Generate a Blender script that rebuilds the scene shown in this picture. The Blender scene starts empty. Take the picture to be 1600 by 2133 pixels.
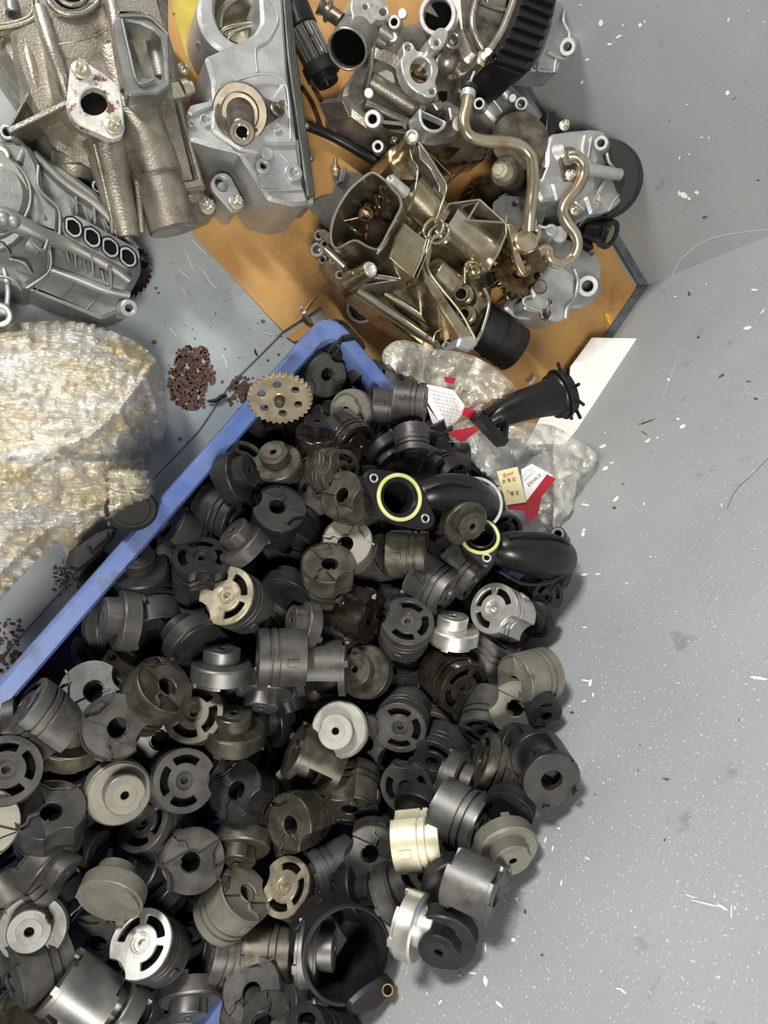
import bpy, bmesh, math, random
from math import sin, cos, pi, radians
from mathutils import Vector, Matrix, noise
from mathutils.geometry import tessellate_polygon, delaunay_2d_cdt
random.seed(7)
sc = bpy.context.scene
col = sc.collection

# ------------------------------------------------------------------ camera
F = 1600.0                       # focal length in pixels of a 1600x2133 picture
NAD = (-760.0, 58.5)             # where straight down lies, from the picture centre
dn = Vector((NAD[0], NAD[1], F)).normalized()      # x right, y down, z forward
zc = -dn
xc = (Vector((1, 0, 0)) - Vector((1, 0, 0)).dot(zc) * zc).normalized()
yc = zc.cross(xc)
RW = Matrix((xc, yc, zc))        # camera axes -> world
CAM = Vector((0, 0, 1.0))
cd = bpy.data.cameras.new('camera')
cam = bpy.data.objects.new('camera', cd)
col.objects.link(cam)
cx, cy, cz = RW @ Vector((1, 0, 0)), RW @ Vector((0, -1, 0)), RW @ Vector((0, 0, -1))
m = Matrix((cx, cy, cz)).transposed().to_4x4()
m.translation = CAM
cam.matrix_world = m
cd.sensor_fit = 'VERTICAL'
cd.sensor_height = 24.0
cd.lens = 24.0 * F / 2133.0
cd.clip_start = 0.02
sc.camera = cam

# ------------------------------------------------------------------ view, world, lamps
sc.view_settings.view_transform = 'Standard'
sc.view_settings.look = 'None'
sc.view_settings.gamma = 1.0
sc.view_settings.use_curve_mapping = False
sc.view_settings.exposure = -0.06

w = bpy.data.worlds.new('workshop')
sc.world = w
w.use_nodes = True
nt = w.node_tree
bgn = nt.nodes['Background']
tc = nt.nodes.new('ShaderNodeTexCoord')
nz = nt.nodes.new('ShaderNodeTexNoise'); nz.inputs['Scale'].default_value = 1.6; nz.inputs['Detail'].default_value = 2
cr = nt.nodes.new('ShaderNodeValToRGB')
cr.color_ramp.elements[0].position = 0.42; cr.color_ramp.elements[0].color = (0.06, 0.065, 0.08, 1)
cr.color_ramp.elements[1].position = 0.62; cr.color_ramp.elements[1].color = (0.60, 0.64, 0.72, 1)
nt.links.new(tc.outputs['Generated'], nz.inputs['Vector'])
nt.links.new(nz.outputs['Fac'], cr.inputs['Fac'])
nt.links.new(cr.outputs['Color'], bgn.inputs['Color'])
bgn.inputs['Strength'].default_value = 0.26

def area(name, loc, target, sx, sy, power, colr):
    l = bpy.data.lights.new(name, 'AREA')
    l.shape = 'RECTANGLE'; l.size = sx; l.size_y = sy; l.energy = power; l.color = colr
    o = bpy.data.objects.new(name, l)
    col.objects.link(o)
    o.location = loc
    d = Vector(target) - Vector(loc)
    o.rotation_euler = d.to_track_quat('-Z', 'Y').to_euler()
    return o
area('ceiling_tube_light', (-1.45, 1.95, 1.85), (0.5, -0.3, 0.2), 0.30, 0.8, 116, (1.0, 0.97, 0.90))
area('ceiling_tube_light', (-0.05, -0.95, 1.8), (0.4, -0.4, 0.1), 1.1, 0.4, 94, (1.0, 0.95, 0.84))

# ------------------------------------------------------------------ pixel -> place
def ray(x, y):
    return RW @ Vector(((x - 800.0), (y - 1066.5), F))
def V(x, y, z):
    r = ray(x, y)
    t = (z - CAM.z) / r.z
    return CAM + r * t
def depth(p):
    r = RW.transposed() @ (p - CAM)
    return r.z
def mpp(p):                      # metres per pixel at a point
    return depth(p) / F
def W(p):
    return V(*p) if not isinstance(p, Vector) else p

# ------------------------------------------------------------------ materials
MATS = {}
def mat(name, c1, c2=None, rough=0.5, rough2=None, metal=0.0, scale=20, detail=5, lo=0.4, hi=0.62,
        bump=0.0, bscale=None, coat=0.0, c3=None, s3=6, lo3=0.55, hi3=0.65, spec=0.5, vary=0.0, alpha=None, aniso=0.0):
    m = bpy.data.materials.new(name); MATS[name] = m
    m.use_nodes = True
    nt = m.node_tree; N = nt.nodes; L = nt.links
    b = N['Principled BSDF']
    tc = N.new('ShaderNodeTexCoord'); oi = N.new('ShaderNodeObjectInfo')
    mp = N.new('ShaderNodeVectorMath'); mp.operation = 'ADD'
    L.new(tc.outputs['Object'], mp.inputs[0]); 
    mul = N.new('ShaderNodeVectorMath'); mul.operation = 'SCALE'; mul.inputs['Scale'].default_value = 9.0
    cmb = N.new('ShaderNodeCombineXYZ')
    for k in range(3): L.new(oi.outputs['Random'], cmb.inputs[k])
    L.new(cmb.outputs[0], mul.inputs[0]); L.new(mul.outputs[0], mp.inputs[1])
    n1 = N.new('ShaderNodeTexNoise'); n1.inputs['Scale'].default_value = scale; n1.inputs['Detail'].default_value = detail
    n1.inputs['Roughness'].default_value = 0.62
    L.new(mp.outputs[0], n1.inputs['Vector'])
    r1 = N.new('ShaderNodeMapRange'); r1.inputs['From Min'].default_value = lo; r1.inputs['From Max'].default_value = hi
    L.new(n1.outputs['Fac'], r1.inputs['Value'])
    mx = N.new('ShaderNodeMix'); mx.data_type = 'RGBA'
    mx.inputs['A'].default_value = (*c1, 1); mx.inputs['B'].default_value = (*(c2 or c1), 1)
    L.new(r1.outputs[0], mx.inputs['Factor'])
    out = mx.outputs['Result']
    if c3:
        n3 = N.new('ShaderNodeTexNoise'); n3.inputs['Scale'].default_value = s3; n3.inputs['Detail'].default_value = 8
        n3.inputs['Roughness'].default_value = 0.7
        L.new(mp.outputs[0], n3.inputs['Vector'])
        r3 = N.new('ShaderNodeMapRange'); r3.inputs['From Min'].default_value = lo3; r3.inputs['From Max'].default_value = hi3
        L.new(n3.outputs['Fac'], r3.inputs['Value'])
        m3 = N.new('ShaderNodeMix'); m3.data_type = 'RGBA'
        L.new(r3.outputs[0], m3.inputs['Factor']); L.new(out, m3.inputs['A']); m3.inputs['B'].default_value = (*c3, 1)
        out = m3.outputs['Result']
    if vary:
        hv = N.new('ShaderNodeHueSaturation')
        vr = N.new('ShaderNodeMapRange'); vr.inputs['To Min'].default_value = 1 - vary; vr.inputs['To Max'].default_value = 1 + vary
        L.new(oi.outputs['Random'], vr.inputs['Value']); L.new(vr.outputs[0], hv.inputs['Value']); L.new(out, hv.inputs['Color'])
        out = hv.outputs['Color']
    L.new(out, b.inputs['Base Color'])
    b.inputs['Metallic'].default_value = metal
    b.inputs['Specular IOR Level'].default_value = spec
    if rough2 is not None:
        rr = N.new('ShaderNodeMapRange'); rr.inputs['To Min'].default_value = rough; rr.inputs['To Max'].default_value = rough2
        L.new(r1.outputs[0], rr.inputs['Value']); L.new(rr.outputs[0], b.inputs['Roughness'])
    else:
        b.inputs['Roughness'].default_value = rough
    b.inputs['Coat Weight'].default_value = coat
    b.inputs['Coat Roughness'].default_value = 0.08
    if bump:
        n2 = N.new('ShaderNodeTexNoise'); n2.inputs['Scale'].default_value = bscale or scale * 8; n2.inputs['Detail'].default_value = 4
        L.new(mp.outputs[0], n2.inputs['Vector'])
        bp = N.new('ShaderNodeBump'); bp.inputs['Strength'].default_value = bump; bp.inputs['Distance'].default_value = 0.002
        L.new(n2.outputs['Fac'], bp.inputs['Height']); L.new(bp.outputs[0], b.inputs['Normal'])
    return m

mat('black_coating', (0.013, 0.013, 0.014), (0.023, 0.022, 0.021), rough=0.34, rough2=0.48, spec=0.35, metal=0.15, scale=30, bump=0.05, bscale=500, vary=0.3)
mat('graphite', (0.040, 0.039, 0.038), (0.066, 0.064, 0.060), rough=0.38, rough2=0.54, spec=0.4, metal=0.3, scale=40, bump=0.05, bscale=500, vary=0.25)
mat('olive_metal', (0.05, 0.045, 0.036), (0.095, 0.086, 0.068), rough=0.36, rough2=0.52, metal=0.6, scale=50, bump=0.05, bscale=400, vary=0.2)
mat('oily_black', (0.010, 0.009, 0.008), (0.028, 0.020, 0.013), rough=0.12, rough2=0.34, metal=0.3, scale=40, bump=0.25, bscale=90, coat=0.8)
mat('steel_dark', (0.10, 0.10, 0.102), (0.16, 0.158, 0.152), rough=0.4, rough2=0.52, metal=0.75, scale=30, bump=0.04, bscale=400, vary=0.15)
mat('silver_bare', (0.50, 0.49, 0.47), (0.66, 0.65, 0.62), rough=0.28, rough2=0.4, metal=0.85, scale=25, bump=0.05, bscale=300)
mat('taupe_coating', (0.115, 0.11, 0.093), (0.155, 0.15, 0.125), rough=0.42, rough2=0.55, metal=0.25, scale=30, bump=0.05, bscale=400)
mat('ivory_metal', (0.50, 0.47, 0.35), (0.62, 0.59, 0.46), rough=0.35, rough2=0.45, metal=0.4, scale=20, bump=0.03, bscale=400)
mat('pale_grey', (0.20, 0.205, 0.185), (0.28, 0.28, 0.25), rough=0.45, rough2=0.6, metal=0.25, scale=60, bump=0.06, bscale=300)
mat('brass_face', (0.33, 0.29, 0.21), (0.48, 0.43, 0.33), rough=0.3, rough2=0.42, metal=0.7, scale=60)
mat('bore_shade', (0.003, 0.003, 0.003), rough=0.9, spec=0.1)  # near-black colour standing in for the shade inside holes

mat('cast_clean', (0.40, 0.41, 0.42), (0.50, 0.505, 0.505), rough=0.42, rough2=0.54, metal=0.7, scale=25, bump=0.18, bscale=500)
mat('cast_grey', (0.20, 0.205, 0.205), (0.28, 0.285, 0.28), rough=0.42, rough2=0.54, metal=0.7, scale=20, bump=0.15, bscale=450)
mat('cast_dirty', (0.38, 0.35, 0.30), (0.23, 0.205, 0.165), rough=0.32, rough2=0.5, metal=0.8, scale=45, lo=0.45, hi=0.65, bump=0.3, bscale=420, c3=(0.09, 0.06, 0.035), s3=16, lo3=0.53, hi3=0.70)
mat('machined', (0.50, 0.49, 0.47), (0.64, 0.63, 0.61), rough=0.3, rough2=0.42, metal=0.7, scale=90, c3=(0.3, 0.24, 0.2), s3=60, lo3=0.62, hi3=0.7)
mat('machined_rusty', (0.66, 0.64, 0.60), (0.78, 0.77, 0.74), rough=0.35, rough2=0.45, metal=0.55, scale=60, c3=(0.17, 0.08, 0.05), s3=75, lo3=0.54, hi3=0.62)
mat('cast_worn', (0.38, 0.36, 0.33), (0.22, 0.20, 0.17), rough=0.28, rough2=0.45, metal=0.8, scale=40, lo=0.4, hi=0.65, bump=0.22, bscale=400, c3=(0.06, 0.045, 0.03), s3=22, lo3=0.56, hi3=0.72)
mat('oiled_gold', (0.29, 0.235, 0.13), (0.38, 0.34, 0.245), rough=0.16, rough2=0.32, metal=0.85, scale=30, bump=0.1, bscale=200, coat=0.5, c3=(0.10, 0.05, 0.015), s3=20, lo3=0.53, hi3=0.68)
mat('oiled_rim', (0.46, 0.43, 0.36), (0.33, 0.28, 0.18), rough=0.18, rough2=0.32, metal=0.85, scale=40, coat=0.4)
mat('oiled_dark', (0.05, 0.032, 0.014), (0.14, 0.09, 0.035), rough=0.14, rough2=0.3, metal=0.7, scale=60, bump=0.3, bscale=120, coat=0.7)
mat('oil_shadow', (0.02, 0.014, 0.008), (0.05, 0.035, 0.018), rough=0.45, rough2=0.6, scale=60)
mat('pipe_bronze', (0.50, 0.44, 0.32), (0.34, 0.22, 0.13), rough=0.22, rough2=0.36, metal=0.85, scale=18, lo=0.48, hi=0.66, bump=0.06, bscale=200)
mat('bolt_zinc', (0.66, 0.63, 0.52), (0.5, 0.46, 0.36), rough=0.28, rough2=0.4, metal=0.8, scale=80)
mat('shaft_steel', (0.10, 0.085, 0.065), (0.17, 0.15, 0.12), rough=0.36, rough2=0.5, metal=0.8, scale=40)
mat('chrome', (0.75, 0.72, 0.62), rough=0.08, metal=1.0)
mat('black_plastic', (0.008, 0.008, 0.009), (0.012, 0.012, 0.013), spec=0.28, rough=0.26, rough2=0.38, scale=20, bump=0.04, bscale=300)
mat('black_rubber', (0.008, 0.008, 0.008), (0.015, 0.015, 0.015), spec=0.3, rough=0.5, rough2=0.65, scale=30, bump=0.06, bscale=300)
mat('gear_steel', (0.27, 0.23, 0.155), (0.36, 0.31, 0.22), rough=0.38, rough2=0.5, metal=0.6, scale=60, c3=(0.10, 0.08, 0.05), s3=60, lo3=0.64, hi3=0.72, bump=0.05)
mat('o_ring', (0.38, 0.40, 0.13), (0.46, 0.47, 0.22), rough=0.4, scale=60)
mat('crate_blue', (0.05, 0.088, 0.25), (0.088, 0.13, 0.29), rough=0.42, rough2=0.6, scale=14, c3=(0.05, 0.06, 0.09), s3=22, lo3=0.53, hi3=0.70, bump=0.08, bscale=200)
mat('cardboard', (0.40, 0.215, 0.07), (0.48, 0.28, 0.10), rough=0.75, rough2=0.6, scale=12, c3=(0.20, 0.09, 0.03), s3=7, lo3=0.54, hi3=0.72, bump=0.08, bscale=300)
mat('yellow_paper', (0.40, 0.31, 0.05), (0.48, 0.37, 0.08), rough=0.6, scale=30)
mat('floor_paint', (0.25, 0.285, 0.295), (0.32, 0.35, 0.36), rough=0.3, rough2=0.45, scale=9, c3=(0.24, 0.26, 0.27), s3=24, lo3=0.56, hi3=0.7, bump=0.05, bscale=120)
mat('chip_white', (0.86, 0.86, 0.84), rough=0.5)
mat('scratch', (0.55, 0.56, 0.57), rough=0.5)
mat('speck_dark', (0.06, 0.055, 0.05), (0.12, 0.1, 0.09), rough=0.6, scale=80)
mat('trim_dark', (0.045, 0.05, 0.06), (0.09, 0.1, 0.115), rough=0.55, scale=60)
mat('rust_stain', (0.10, 0.045, 0.03), (0.05, 0.03, 0.025), rough=0.7, scale=120, bump=0.3)
mat('foam_white', (0.74, 0.73, 0.70), (0.66, 0.65, 0.62), rough=0.8, scale=30, bump=0.35, bscale=260, c3=(0.5, 0.42, 0.38), s3=14, lo3=0.62, hi3=0.75)
mat('label_white', (0.78, 0.78, 0.77), rough=0.6)
mat('label_red', (0.34, 0.006, 0.02), rough=0.35, coat=0.4)
mat('label_pink', (0.62, 0.52, 0.60), rough=0.5, coat=0.3)
mat('tag_cream', (0.62, 0.54, 0.30), (0.68, 0.60, 0.38), rough=0.6, scale=60)
mat('ink_black', (0.02, 0.02, 0.02), rough=0.6)
mat('ink_grey', (0.30, 0.30, 0.31), rough=0.6)
mat('leaf_orange', (0.72, 0.36, 0.02), (0.8, 0.45, 0.05), rough=0.5, scale=100)
mat('brass_ring', (0.55, 0.40, 0.16), rough=0.35, metal=0.8)
mat('mesh_wire', (0.62, 0.55, 0.40), rough=0.3, metal=0.9)

def film(name, tint, haze, rough=0.12, bump=0.9, bscale=60, stretch=(1, 1, 1), lo=0.42, hi=0.68, metal=0.0):
    m = bpy.data.materials.new(name); MATS[name] = m
    m.use_nodes = True
    nt = m.node_tree; N = nt.nodes; L = nt.links
    b = N['Principled BSDF']
    tc = N.new('ShaderNodeTexCoord'); mp = N.new('ShaderNodeMapping'); mp.inputs['Scale'].default_value = stretch
    mp.inputs['Rotation'].default_value = (0, 0, 0.7)
    L.new(tc.outputs['Object'], mp.inputs['Vector'])
    n1 = N.new('ShaderNodeTexNoise'); n1.inputs['Scale'].default_value = bscale * 0.45; n1.inputs['Detail'].default_value = 8
    n1.inputs['Distortion'].default_value = 1.2
    L.new(mp.outputs[0], n1.inputs['Vector'])
    r = N.new('ShaderNodeMapRange'); r.inputs['From Min'].default_value = lo; r.inputs['From Max'].default_value = hi
    r.inputs['To Min'].default_value = haze[0]; r.inputs['To Max'].default_value = haze[1]
    L.new(n1.outputs['Fac'], r.inputs['Value'])
    L.new(r.outputs[0], b.inputs['Alpha'])
    cr = N.new('ShaderNodeValToRGB')
    cr.color_ramp.elements[0].position = 0.35; cr.color_ramp.elements[0].color = (*tint[0], 1)
    cr.color_ramp.elements[1].position = 0.65; cr.color_ramp.elements[1].color = (*tint[1], 1)
    n3 = N.new('ShaderNodeTexNoise'); n3.inputs['Scale'].default_value = bscale * 0.2; n3.inputs['Detail'].default_value = 5
    L.new(mp.outputs[0], n3.inputs['Vector']); L.new(n3.outputs['Fac'], cr.inputs['Fac'])
    L.new(cr.outputs['Color'], b.inputs['Base Color'])
    b.inputs['Roughness'].default_value = rough
    b.inputs['Metallic'].default_value = metal
    b.inputs['Specular IOR Level'].default_value = 0.9
    n2 = N.new('ShaderNodeTexNoise'); n2.inputs['Scale'].default_value = bscale; n2.inputs['Detail'].default_value = 5
    n2.inputs['Distortion'].default_value = 2.0
    L.new(mp.outputs[0], n2.inputs['Vector'])
    bp = N.new('ShaderNodeBump'); bp.inputs['Strength'].default_value = bump; bp.inputs['Distance'].default_value = 0.006
    L.new(n2.outputs['Fac'], bp.inputs['Height']); L.new(bp.outputs[0], b.inputs['Normal'])
    return m
film('clear_bag', ((0.70, 0.69, 0.62), (0.88, 0.87, 0.84)), (0.34, 0.95), bump=1.0, bscale=40, lo=0.44, hi=0.64, metal=0.35)
film('wrap_film', ((0.72, 0.60, 0.33), (0.98, 0.97, 0.94)), (0.60, 1.0), rough=0.11, bump=1.0, bscale=100, stretch=(0.5, 2.0, 1), metal=0.5)

# ------------------------------------------------------------------ mesh helpers
def area2(p):
    return sum(p[i][0] * p[(i + 1) % len(p)][1] - p[(i + 1) % len(p)][0] * p[i][1] for i in range(len(p))) / 2
def ccw(p):
    return p if area2(p) > 0 else p[::-1]
def inset(p, d):                 # p counter-clockwise, d > 0 inwards
    n = len(p); out = []
    for i in range(n):
        a, b, c = Vector(p[i - 1]), Vector(p[i]), Vector(p[(i + 1) % n])
        e1 = (b - a); e2 = (c - b)
        if e1.length < 1e-9 or e2.length < 1e-9: out.append(tuple(b)); continue
        e1.normalize(); e2.normalize()
        n1 = Vector((-e1.y, e1.x)); n2 = Vector((-e2.y, e2.x))
        k = n1 + n2
        if k.length < 0.3: out.append(tuple(b + n1 * d)); continue
        k.normalize()
        out.append(tuple(b + k * (d / max(0.4, k.dot(n1)))))
    return out
def circ(x, y, r, n=28, ry=None, rot=0, a0=0, a1=360):
    ry = ry or r; o = []
    full = abs(a1 - a0) >= 360
    c, s = cos(radians(rot)), sin(radians(rot))
    for i in range(n):
        a = radians(a0 + (a1 - a0) * i / (n if full else n - 1))
        u, v = r * cos(a), ry * sin(a)
        o.append((x + u * c - v * s, y + u * s + v * c))
    return o
def cr_smooth(p, k=4, closed=True):
    n = len(p); o = []
    rng = range(n) if closed else range(n - 1)
    for i in rng:
        if closed: a, b, c, d = p[i - 1], p[i], p[(i + 1) % n], p[(i + 2) % n]
        else: a, b, c, d = p[max(0, i - 1)], p[i], p[i + 1], p[min(n - 1, i + 2)]
        for j in range(k):
            t = j / k
            o.append(tuple(0.5 * (2 * b[q] + (c[q] - a[q]) * t + (2 * a[q] - 5 * b[q] + 4 * c[q] - d[q]) * t * t + (-a[q] + 3 * b[q] - 3 * c[q] + d[q]) * t ** 3) for q in range(len(b))))
    if not closed: o.append(tuple(p[-1]))
    return o
def rnd(p, r=6, k=4):            # rounded corners
    n = len(p); o = []
    for i in range(n):
        a, b, c = Vector(p[i - 1]), Vector(p[i]), Vector(p[(i + 1) % n])
        l1, l2 = (a - b).length, (c - b).length
        q = min(r, l1 * 0.45, l2 * 0.45)
        s, e = b + (a - b).normalized() * q, b + (c - b).normalized() * q
        for j in range(k + 1):
            t = j / k
            o.append(tuple((1 - t) ** 2 * s + 2 * t * (1 - t) * b + t * t * e))
    return o
def hull(cs, n=24):              # convex hull of circles (x, y, r)
    pts = []
    for x, y, r in cs: pts += circ(x, y, r, n)
    pts = sorted(set(pts))
    def half(ps):
        h = []
        for q in ps:
            while len(h) > 1 and (h[-1][0] - h[-2][0]) * (q[1] - h[-2][1]) - (h[-1][1] - h[-2][1]) * (q[0] - h[-2][0]) <= 0: h.pop()
            h.append(q)
        return h
    a, b = half(pts), half(pts[::-1])
    return a[:-1] + b[:-1]

class MB:
    def __init__(s):
        s.v = []; s.f = []; s.m = []; s.mi = 0
    def add(s, vs, fs):
        o = len(s.v); s.v += [Vector(q) for q in vs]
        for f in fs: s.f.append(tuple(o + i for i in f)); s.m.append(s.mi)
        return s
    def prism(s, out, holes, M, z0, z1, bev=0.0, solid_bottom=True):
        """outline (local xy), extruded z0..z1, chamfered at z1, moved by M"""
        loops = [ccw(out)] + [ccw(h)[::-1] for h in holes]
        base = []; vs = []; fs = []
        def ring(lp, z):
            o = len(vs)
            for q in lp: vs.append(M @ Vector((q[0], q[1], z)))
            return list(range(o, o + len(lp)))
        tops = []; bots = []; tp = []; bp_ = []
        for lp in loops:
            r0 = ring(lp, z0); n = len(lp)
            if bev > 0:
                r1 = ring(lp, z1 - bev); il = inset(lp, bev); r2 = ring(il, z1)
                seq = [r0, r1, r2]; tp.append(il)
            else:
                r1 = ring(lp, z1); seq = [r0, r1]; tp.append(lp)
            for a, b in zip(seq, seq[1:]):
                for i in range(n):
                    j = (i + 1) % n; fs.append((a[i], a[j], b[j], b[i]))
            tops += seq[-1]; bots += r0; bp_.append(lp)
        for tri in tessellate_polygon([[Vector((q[0], q[1], 0)) for q in lp] for lp in tp]):
            t = tuple(tops[i] for i in tri)
            a, b, c = [Vector(([q for lp in tp for q in lp])[i]) for i in tri]
            if (b - a).cross(c - a) < 0: t = t[::-1]
            fs.append(t)
        if solid_bottom:
            allb = [q for lp in bp_ for q in lp]
            for tri in tessellate_polygon([[Vector((q[0], q[1], 0)) for q in lp] for lp in bp_]):
                t = tuple(bots[i] for i in tri)
                a, b, c = [Vector(allb[i]) for i in tri]
                if (b - a).cross(c - a) > 0: t = t[::-1]
                fs.append(t)
        return s.add(vs, fs)
    def plate(s, pts, z, d, holes=(), bev=0.0015, nrm=None, at=None):
        """outline in picture pixels laid on a plane through height z; d = thickness below"""
        if nrm is None:
            P = [V(x, y, z) for x, y in pts]; H = [[V(x, y, z) for x, y in h] for h in holes]
            return s.prism([(q.x, q.y) for q in P], [[(q.x, q.y) for q in h] for h in H], Matrix.Identity(4), z - d, z, bev)
        nrm = Vector(nrm).normalized()
        ax, ay = at if at else (sum(p[0] for p in pts) / len(pts), sum(p[1] for p in pts) / len(pts))
        c = V(ax, ay, z)
        q = nrm.to_track_quat('Z', 'Y').to_matrix()
        def loc(x, y):
            r = ray(x, y); t = (c - CAM).dot(nrm) / r.dot(nrm)
            l = q.transposed() @ (CAM + r * t - c)
            return (l.x, l.y)
        M = Matrix.Translation(c) @ q.to_4x4()
        return s.prism([loc(*p) for p in pts], [[loc(*p) for p in h] for h in holes], M, -d, 0, bev)
    def tube(s, a, b, ra, rb=None, hole=0, n=28, capb=True, bev=0.0012, hd=None):
        """solid or bored cylinder between two points; ra, rb, hole in pixels at that place"""
        A, B = W(a), W(b); rb = ra if rb is None else rb
        ra *= mpp(A); rb *= mpp(B); hole *= mpp(B)
        return s.cyl(A, B, ra, rb, hole, n, bev, hd)
    def cyl(s, A, B, ra, rb, hole=0, n=28, bev=0.0012, hd=None):
        d = (B - A); L = d.length
        M = Matrix.Translation(A) @ d.to_track_quat('Z', 'Y').to_matrix().to_4x4()
        bev = min(bev, rb * 0.3)
        if hole: bev = min(bev, (rb - hole) * 0.4)
        prof = [(0, 0), (ra, 0), (rb, L - bev), (rb - bev, L)]
        if hole: prof += [(hole + bev, L), (hole, L - bev), (hole, L - (hd or L * 0.8)), (0, L - (hd or L * 0.8))]
        else: prof += [(0, L)]
        return s.lathe(prof, M, n)
    def lathe(s, prof, M=Matrix.Identity(4), n=28):
        vs = []; idx = []
        for r, z in prof:
            if r <= 1e-7: idx.append([len(vs)] * n); vs.append(M @ Vector((0, 0, z)))
            else:
                idx.append(list(range(len(vs), len(vs) + n)))
                for i in range(n):
                    a = 2 * pi * i / n; vs.append(M @ Vector((r * cos(a), r * sin(a), z)))
        fs = []
        for a, b in zip(idx, idx[1:]):
            for i in range(n):
                j = (i + 1) % n
                q = []
                for k in (a[i], a[j], b[j], b[i]):
                    if k not in q: q.append(k)
                if len(q) > 2: fs.append(tuple(q))
        return s.add(vs, fs)
    def pipe(s, pts, r, n=14, k=5, closed=False, smooth=True, px=True, flat=1.0):
        """round bar along points (picture x, y, height z); r in pixels"""
        P = [W(p) for p in pts]
        rr = r if isinstance(r, (list, tuple)) else [r] * len(P)
        if smooth:
            Q = cr_smooth([(*p, a) for p, a in zip([tuple(v) for v in P], rr)], k, closed)
        else: Q = [(*p, a) for p, a in zip([tuple(v) for v in P], rr)]
        C = [Vector(q[:3]) for q in Q]; R = [q[3] * (mpp(c) if px else 1) for q, c in zip(Q, C)]
        vs = []; fs = []; m_ = len(C); up = None
        for i in range(m_):
            if closed: t = C[(i + 1) % m_] - C[i - 1]
            else: t = C[min(m_ - 1, i + 1)] - C[max(0, i - 1)]
            t.normalize()
            if up is None:
                up = Vector((0, 0, 1)) if abs(t.z) < 0.9 else Vector((1, 0, 0))
            x = (up - t * up.dot(t)).normalized(); y = t.cross(x); up = x
            for j in range(n):
                a = 2 * pi * j / n
                vs.append(C[i] + x * cos(a) * R[i] + y * sin(a) * R[i] * flat)
        for i in range(m_ if closed else m_ - 1):
            i2 = (i + 1) % m_
            for j in range(n):
                k2 = (j + 1) % n
                fs.append((i * n + j, i * n + k2, i2 * n + k2, i2 * n + j))
        if not closed:
            fs.append(tuple(range(n))[::-1]); fs.append(tuple((m_ - 1) * n + j for j in range(n)))
        return s.add(vs, fs)
    def bar(s, a, b, wpx, h, bev=0.001, wpx2=None):
        """upright bar: a, b = (x, y, z) of its top centre line, wpx = width, h = height below"""
        A, B = W(a), W(b)
        d = (B - A); L = d.length; x = d.normalized()
        y = Vector((0, 0, 1)).cross(x).normalized(); z = x.cross(y)
        wa = wpx * mpp(A) / 2; wb = (wpx2 or wpx) * mpp(B) / 2
        M = Matrix((x, y, z)).transposed().to_4x4(); M.translation = A
        return s.prism([(0, -wa), (L, -wb), (L, wb), (0, wa)], [], M, -h, 0, min(bev, wa * 0.4))
    def ball(s, p, r, n=18, sq=1.0):
        P = W(p); R = r * mpp(P)
        M = Matrix.Translation(P)
        prof = [(R * sin(pi * i / 10), -R * sq * cos(pi * i / 10)) for i in range(11)]
        prof[0] = (0, -R * sq); prof[-1] = (0, R * sq)
        return s.lathe(prof, M, n)
    def bolt(s, p, r, d=(0, 0, 1), h=0.008, shank=0, kind='torx'):
        """flanged bolt head, p = seat point, r = washer radius in pixels"""
        P = W(p); R = r * mpp(P); d = Vector(d).normalized()
        q = d.to_track_quat('Z', 'Y').to_matrix().to_4x4(); M = Matrix.Translation(P) @ q
        s.lathe([(0, 0), (R, 0), (R, 0.0022), (R * 0.8, 0.0035), (0, 0.0035)], M, 24)
        o = []
        n = 24 if kind == 'torx' else 6
        for i in range(n):
            a = 2 * pi * i / n
            k = R * (0.52 + 0.1 * cos(6 * a)) if kind == 'torx' else R * 0.62
            o.append((k * cos(a), k * sin(a)))
        s.prism(o, [], M, 0.003, h, R * 0.08)
        if shank:
            s.lathe([(0, 0)] + [(R * (0.36 + 0.04 * (i % 2)), -shank * i / 16) for i in range(17)] + [(0, -shank)], M, 16)
        return s
    def build(s, name, material, parent=None, smooth=35, **kw):
        off = Vector(parent.get('_o', (0, 0, 0))) if parent is not None else Vector((0, 0, 0))
        org = kw.pop('org', None)
        if parent is None and org is not None: off = Vector(org)
        me = bpy.data.meshes.new(name)
        me.from_pydata([tuple(v - off) for v in s.v], [], s.f)
        ml = material if isinstance(material, (list, tuple)) else [material]
        for q in ml: me.materials.append(MATS[q])
        me.polygons.foreach_set('material_index', s.m)
        me.update()
        if smooth:
            me.polygons.foreach_set('use_smooth', [True] * len(me.polygons))
            me.set_sharp_from_angle(angle=radians(smooth))
        o = bpy.data.objects.new(name, me)
        col.objects.link(o)
        if parent is not None: o.parent = parent
        elif org is not None: o.location = org
        for k, v in kw.items(): o[k] = v
        return o

def thing(name, label, cat, loc, group=None):
    o = bpy.data.objects.new(name, None)
    col.objects.link(o)
    o.empty_display_size = 0.02
    L = W(loc)
    o.location = L; o['_o'] = tuple(L)
    o['label'] = label; o['category'] = cat
    if group: o['group'] = group
    return o
def tag(o, label, cat, group=None):
    o['label'] = label; o['category'] = cat
    if group: o['group'] = group
    return o
def sub(o, parent_obj):          # make o a child of a part, keeping its place
    o.parent = parent_obj
    return o
# ------------------------------------------------------------------ the room
C0 = V(1341, 597, 0)
dA = (V(1122, 231, 0) - C0).normalized()
dB = (V(1271, 700, 0) - C0).normalized()
nA = Vector((-dA.y, dA.x, 0)); nA = nA if nA.dot(-C0 + V(600, 800, 0)) > 0 else -nA
nB = Vector((-dB.y, dB.x, 0)); nB = nB if nB.dot(-C0 + V(600, 800, 0)) > 0 else -nB

def on_wall(x, y, n):            # picture point -> point on a wall
    r = ray(x, y); t = (C0 - CAM).dot(n) / r.dot(n)
    return CAM + r * t

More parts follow.
